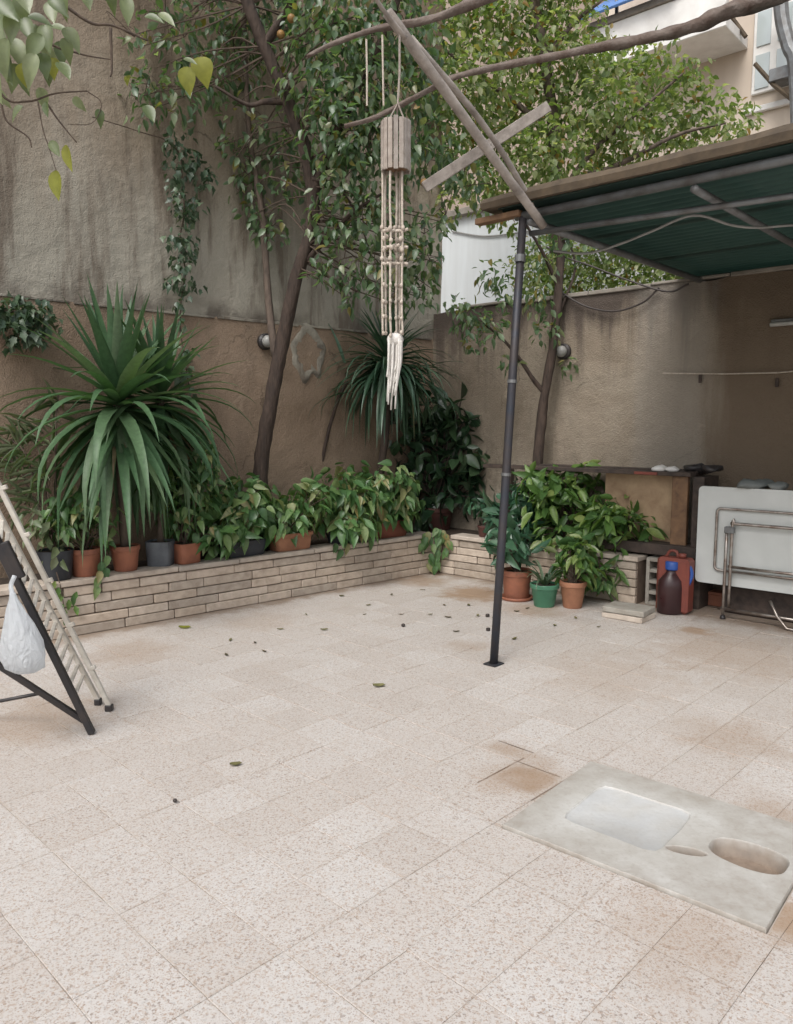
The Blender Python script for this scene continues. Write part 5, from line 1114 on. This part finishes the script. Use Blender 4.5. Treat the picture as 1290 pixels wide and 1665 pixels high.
c = RW(lsp(1225, 980)[0], .34, .115); tag(obj('storage_crate', MB().box(c, w, nR, UP, .28, .12, .11, .01), 'dark_wood', loc=c), 'dark low crate in the shade behind the folded table', 'crate')

# clothes line, tube lamp and bulkhead lamps on the walls
ln = thing('clothes_line', Rp(1080, 607, DEP - .03), 'thin clothes line stretched along the brown end of the right wall', 'clothes line')
q = [Rp(x, y, DEP - .035) for x, y in ((1078, 607), (1180, 608), (1265, 606), (1300, 603), (1400, 600))]
obj('line', MB().tube(q, .006, 6), 'rope', ln)
for x, y in ((1139, 612), (1264, 618)): p = Rp(x, y, DEP - .035); obj('clip', MB().box(p - UP * .02, w, nR, UP, .012, .009, .035, .003), 'dark_wood', ln)
s0 = (Rp(1256, 526, DEP) - C0).dot(w); z = Rp(1256, 528, DEP - .04).z
tl_ = thing('tube_lamp', RW(s0 + .3, DEP - .03, z), 'unlit white fluorescent tube lamp mounted on the right wall under the canopy', 'lamp')
obj('tube', MB().tube([RW(s0, DEP - .05, z), RW(s0 + .62, DEP - .05, z)], .017, 12), 'lamp_tube', tl_, True); obj('housing', MB().box(RW(s0 + .31, DEP - .02, z + .028), w, nR, UP, .31, .016, .012, .003), 'frame', tl_)
def bulk(c, n, label):
    t = thing('wall_lamp', c, label, 'lamp'); a = n.cross(UP).normalized(); vs = []; fs = []
    for (r, d_) in ((.075, 0), (.075, .03), (.06, .045)):
        for k in range(20): an = 2 * math.pi * k / 20; vs.append(c + (a * math.cos(an) + UP * math.sin(an)) * r + n * d_)
    fs = [(i * 20 + k, i * 20 + (k + 1) % 20, (i + 1) * 20 + (k + 1) % 20, (i + 1) * 20 + k) for i in range(2) for k in range(20)]; fs.append(tuple(40 + k for k in range(20)))
    obj('housing', MB().add(vs, fs), 'black_steel', t); obj('globe', MB().ball(c + n * .06, .055, 14, 10), 'lamp_glass', t, True)
bulk(Lp(430, 556, DEP - .005), -nL, 'small round glass wall lamp beside the leaning citrus trunk')
bulk(Rp(918, 572, DEP - .005), -nR, 'small round glass wall lamp right of the slender tree')

# ------------------------------------------------------------------ sunken squat pan
import bmesh
def pp_(a, b, z): q = A_ + pu * a + pw * b; return Vector((q.x, q.y, z))
def outline(ca, cb, ra, rb, n=44, sq=2.6, tilt=0.0, seed=0, pinch=0.0):
    out = []
    for k in range(n):
        t = 2 * math.pi * k / n; c_, s_ = math.cos(t), math.sin(t); q = (abs(c_) ** sq + abs(s_) ** sq) ** (-1 / sq)
        x, y = c_ * q, s_ * q; wob = 1 + .03 * mnoise.noise(Vector((c_ * 1.7, s_ * 1.7, seed))); x *= (1 - pinch * (y < 0) * abs(y)) * wob
        out.append((ca + x * ra + tilt * y * rb, cb + y * rb * wob))
    return out
ZT = .011
bmh = bmesh.new()
loops = {'rim': [(.006, .006), (PU - .006, .006), (PU - .006, PW - .006), (.006, PW - .006)], 'tread': outline(.37, .335, .185, .19, 40, 9, 0, 3),
         'bowl': outline(.385, .765, .092, .128, 48, 2.7, 0, 1, .12), 'mouth': outline(.272, .592, .030, .068, 32, 2.0, .30, 2)}
rim_sub = []
for k in range(4):
    a_, b_ = loops['rim'][k], loops['rim'][(k + 1) % 4]
    for q in range(14): t = q / 14; rim_sub.append((a_[0] + (b_[0] - a_[0]) * t + .0025 * mnoise.noise(Vector((k * 9 + q * .7, 0, 0))), a_[1] + (b_[1] - a_[1]) * t + .0025 * mnoise.noise(Vector((k * 9 + q * .7, 5, 0)))))
loops['rim'] = rim_sub; tops = {}; edges = []
sl = bmh.verts.layers.float.new('silt'); gl = bmh.verts.layers.float.new('glaze'); gr = bmh.verts.layers.float.new('grime')
def ring_(pts, z, silt=0, glaze=0, grime=0):
    r_ = []
    for a, b in pts:
        v_ = bmh.verts.new(pp_(a, b, z)); v_[sl] = silt; v_[gl] = glaze; v_[gr] = grime; r_.append(v_)
    return r_
def grow(pts, f):
    ca = sum(p_[0] for p_ in pts) / len(pts); cb_ = sum(p_[1] for p_ in pts) / len(pts); return [(ca + (a - ca) * f, cb_ + (b - cb_) * f) for a, b in pts]
def wall_(r1, r2):
    for k in range(len(r1)): q = (k + 1) % len(r1); bmh.faces.new((r1[k], r1[q], r2[q], r2[k]))
for nm, pts in loops.items():
    r_ = ring_(pts, ZT, 0, 0, {'rim': .6, 'tread': .08, 'bowl': .4, 'mouth': .3}[nm]); tops[nm] = r_
    for k in range(len(r_)): edges.append(bmh.edges.new((r_[k], r_[(k + 1) % len(r_)])))
bmesh.ops.triangle_fill(bmh, use_beauty=True, use_dissolve=False, edges=edges)
side = ring_(grow(loops['rim'], 1.006), ZT - .004, 0, 0, .9); low = ring_(grow(loops['rim'], 1.007), -.03, 0, 0, 1); wall_(tops['rim'], side); wall_(side, low)
t1_ = ring_(grow(loops['tread'], .985), ZT - .004, 0, .4, .35); t2_ = ring_(grow(loops['tread'], .96), ZT - .006, 0, .7, .1); wall_(tops['tread'], t1_); wall_(t1_, t2_); bmh.faces.new(t2_)
g1_ = ring_(grow(loops['bowl'], .965), ZT - .006, .15, 0, .7); g2_ = ring_(grow(loops['bowl'], .93), ZT - .035, .7, 0, .8); g3_ = ring_(grow(loops['bowl'], .80), ZT - .062, 1, 0, 0); g4_ = ring_(grow(loops['bowl'], .4), ZT - .066, 1, 0, 0)
wall_(tops['bowl'], g1_); wall_(g1_, g2_); wall_(g2_, g3_); wall_(g3_, g4_); bmh.faces.new(g4_)
m1_ = ring_(grow(loops['mouth'], .92), ZT - .005, .3, 0, .6); m2_ = ring_(grow(loops['mouth'], .85), ZT - .06, 1, 0, 1); wall_(tops['mouth'], m1_); wall_(m1_, m2_); bmh.faces.new(m2_)
bmesh.ops.recalc_face_normals(bmh, faces=bmh.faces)
if max(bmh.faces, key=lambda f_: f_.calc_area()).normal.z < 0: bmesh.ops.reverse_faces(bmh, faces=bmh.faces)
ctr = A_ + pu * PU / 2 + pw * PW / 2
for v_ in bmh.verts: v_.co -= ctr
me = bpy.data.meshes.new('squat_pan'); bmh.to_mesh(me); bmh.free(); me.materials.append(M['pan'])
sqp = bpy.data.objects.new('squat_pan', me); COL.objects.link(sqp); sqp.location = ctr; smooth_by_angle(sqp, 35)
tag(sqp, 'pale stone squat pan with silted keyhole bowl set into the tiled floor', 'squat pan')

# ------------------------------------------------------------------ folded rack and bag at the left
rk = thing('folding_rack', G(150, 1194), 'folded rack of cream slatted rails and black steel legs leaning at the left edge', 'rack')
K1, K2 = G(150, 1194), D(-8, 872, 3.42); K3 = K1.lerp(K2, 1.5)
kd = (K2 - K1).normalized(); kn_ = kd.cross(Vector((0, 1, 0))).normalized()
def bar(name, a, b, hw, hd, mat, ch=.003):
    d = (b - a).normalized(); s_ = d.cross(Vector((0, 1, 0))).normalized(); t_ = s_.cross(d); return obj(name, MB().box((a + b) / 2, d, s_, t_, (b - a).length / 2, hw, hd, ch), mat, rk)
bar('leg', K1 + UP * .006, K3, .016, .014, 'black_steel')
e1_ = D(138, 1182, 3.62); e1_.z = .06; e2_ = D(8, 1088, 3.5); bar('strut', e1_, e2_ + (e2_ - e1_) * .6, .014, .012, 'black_steel')
obj('cross_bar', MB().tube([D(-60, 1150, 3.75), D(0, 1140, 3.72), D(62, 1128, 3.68)], .009, 8), 'black_steel', rk, True)
obj('gusset', MB().box(D(16, 912, 3.44), kd, kn_, kn_.cross(kd), .09, .035, .012, .004), 'black_steel', rk)
R1, R2 = G(178, 1156), D(-10, 775, 3.75); r1, r2 = G(160, 1146), D(-10, 822, 3.72)
bar('rail', R1 + UP * .03, R1.lerp(R2, 1.45), .0125, .011, 'cream'); bar('rail', r1 + UP * .03, r1.lerp(r2, 1.35), .0125, .011, 'cream')
obj('foot_cap', MB().box(R1 + UP * .018, Vector((1, 0, 0)), Vector((0, 1, 0)), UP, .019, .018, .017, .004), 'black_steel', rk); obj('foot_cap', MB().box(r1 + UP * .018, Vector((1, 0, 0)), Vector((0, 1, 0)), UP, .017, .018, .017, .004), 'black_steel', rk)
rd = (R2 - R1).normalized(); rs = Vector((rd.z, 0, -rd.x)).normalized()
for t_ in (.19, .38, .57, .76, .95, 1.14): q = R1.lerp(R2, t_); obj('peg', MB().box(q + rs * .022, rd, rs, Vector((0, 1, 0)), .011, .016, .010, .003), 'cream', rk, loc=q)
k1 = K1.lerp(K2, .0)
for i in range(15):                       # inner slats between the rails and the black leg
    t_ = .16 + i * .055; qa = r1.lerp(r2, t_) ; qb = K1.lerp(K2, t_ + .06) + Vector((.012, 0.015, .0)); ln_ = (qb - qa)
    obj('slat', MB().box((qa + qb) / 2, ln_.normalized(), Vector((0, 0, 1)).cross(ln_).normalized(), ln_.normalized().cross(Vector((0, 0, 1)).cross(ln_).normalized()), ln_.length / 2, .010, .0055, .002), 'cream', rk, loc=(qa + qb) / 2)
# plastic bag
bc = D(32, 1035, 3.36); bg_ = MB(); vs = []; fs = []; seg = 28
prof = [(.012, .20), (.018, .17), (.035, .13), (.062, .06), (.088, -.02), (.098, -.09), (.085, -.14), (.045, -.165), (.0, -.168)]
for (r, z) in prof:
    for k in range(seg):
        an = 2 * math.pi * k / seg; f = 1 + .22 * mnoise.noise(Vector((math.cos(an) * 2.4, math.sin(an) * 2.4, z * 7))) + .10 * math.sin(an * 7 + z * 14) * (z > -.1)
        vs.append(bc + Vector((math.cos(an) * r * f - z * .10, math.sin(an) * r * f * .7, z)))
for i in range(len(prof) - 1):
    for k in range(seg): fs.append((i * seg + k, (i + 1) * seg + k, (i + 1) * seg + (k + 1) % seg, i * seg + (k + 1) % seg))
bgt = thing('plastic_bag', bc, 'white translucent plastic bag hanging from the black rack leg', 'bag')
obj('bag', bg_.add(vs, fs), 'bag', bgt, True)
obj('bag_handle', MB().tube(spline([bc + Vector((-.02, 0, .19)), D(18, 952, 3.39), D(24, 936, 3.40)], 5), .010, 7), 'bag', bgt, True)

# ------------------------------------------------------------------ fallen leaves and bits on the floor
def curl_leaf(c, az, L, W, lab, group=None, mat='dead_leaf', curl=.4):
    vs = []; fs = []; prof = [(0, .03), (.2, .36), (.5, .5), (.8, .3), (1, 0)]; a = Vector((math.cos(az), math.sin(az), 0)); s_ = Vector((-a.y, a.x, 0))
    for i, (x, h) in enumerate(prof):
        zc = .004 + L * curl * .25 * (2 * x - 1) ** 2
        if h == 0: vs.append(c + a * (L * (x - .5)) + UP * zc)
        else: vs += [c + a * (L * (x - .5)) + s_ * (W * h) + UP * (zc + W * .28), c + a * (L * (x - .5)) + UP * zc, c + a * (L * (x - .5)) - s_ * (W * h) + UP * (zc + W * .16)]
    for i in range(4):
        q = i * 3; fs += [(q, q + 3, q + 1), (q + 1, q + 3, q + 2)] if i == 3 else [(q, q + 3, q + 4, q + 1), (q + 1, q + 4, q + 5, q + 2)]
    return tag(obj('fallen_leaf', MB().add(vs, fs), mat, None, True, loc=c), lab, 'leaf', group)
curl_leaf(G(617, 1117), .2, .075, .04, 'curled yellowish dry leaf alone on the middle of the floor')
curl_leaf(G(384, 1245), .3, .055, .03, 'dark curled dry leaf lying closest to the camera on open tiles')
curl_leaf(G(301, 1022), .1, .09, .045, 'flat olive fallen leaf near the left planter face', None, 'yellow_leaf')
GL = 'small dry leaves scattered before the planter'
kr = random.Random(21)
for (x, y) in ((335, 990), (377, 1042), (415, 1046), (456, 1024), (530, 1025), (590, 1000), (600, 985), (640, 968), (700, 1000), (745, 1028), (760, 985), (775, 1002), (690, 960), (365, 1066), (430, 1060), (560, 970), (840, 995), (860, 990), (905, 1018), (975, 1020), (940, 1006), (835, 1040), (730, 1005), (800, 1005), (720, 985), (650, 1000), (500, 1000)):
    zone = 0 if x < 480 else (1 if x < 715 else 2)
    lab = ('small dry curled leaf among those strewn on the floor before the left planter run', 'small dry curled leaf among those strewn on the floor before the planter corner', 'small dry curled leaf among those strewn on the floor around the post and floor pots')[zone]
    curl_leaf(G(x + kr.uniform(-4, 4), y), kr.uniform(0, 6), kr.uniform(.03, .06), kr.uniform(.016, .03), lab, ('dry leaves before the left planter run', 'dry leaves before the planter corner', 'dry leaves around the post and floor pots')[zone])
for (x, y, lab) in ((656, 1019, 'small black pebble standing alone on the floor before the planter corner'), (285, 1306, 'tiny dark pebble on the near left tiles')):
    tag(obj('pebble', MB().ball(G(x, y) + UP * .012, .016 if y < 1100 else .009, 8, 6, (1, 1, .8)), 'wire', None, True, loc=G(x, y)), lab, 'pebble')
for k, (x, y) in enumerate(((793, 1003), (794, 1026))):
    tag(obj('pebble', MB().box(G(x, y) + UP * .012, u, nL, UP, .014, .012, .012, .004), 'wire', loc=G(x, y)), ('black square chip beside the canopy post, the farther of two', 'black square chip beside the canopy post, the closer of two')[k], 'chip', 'black chips beside the post')
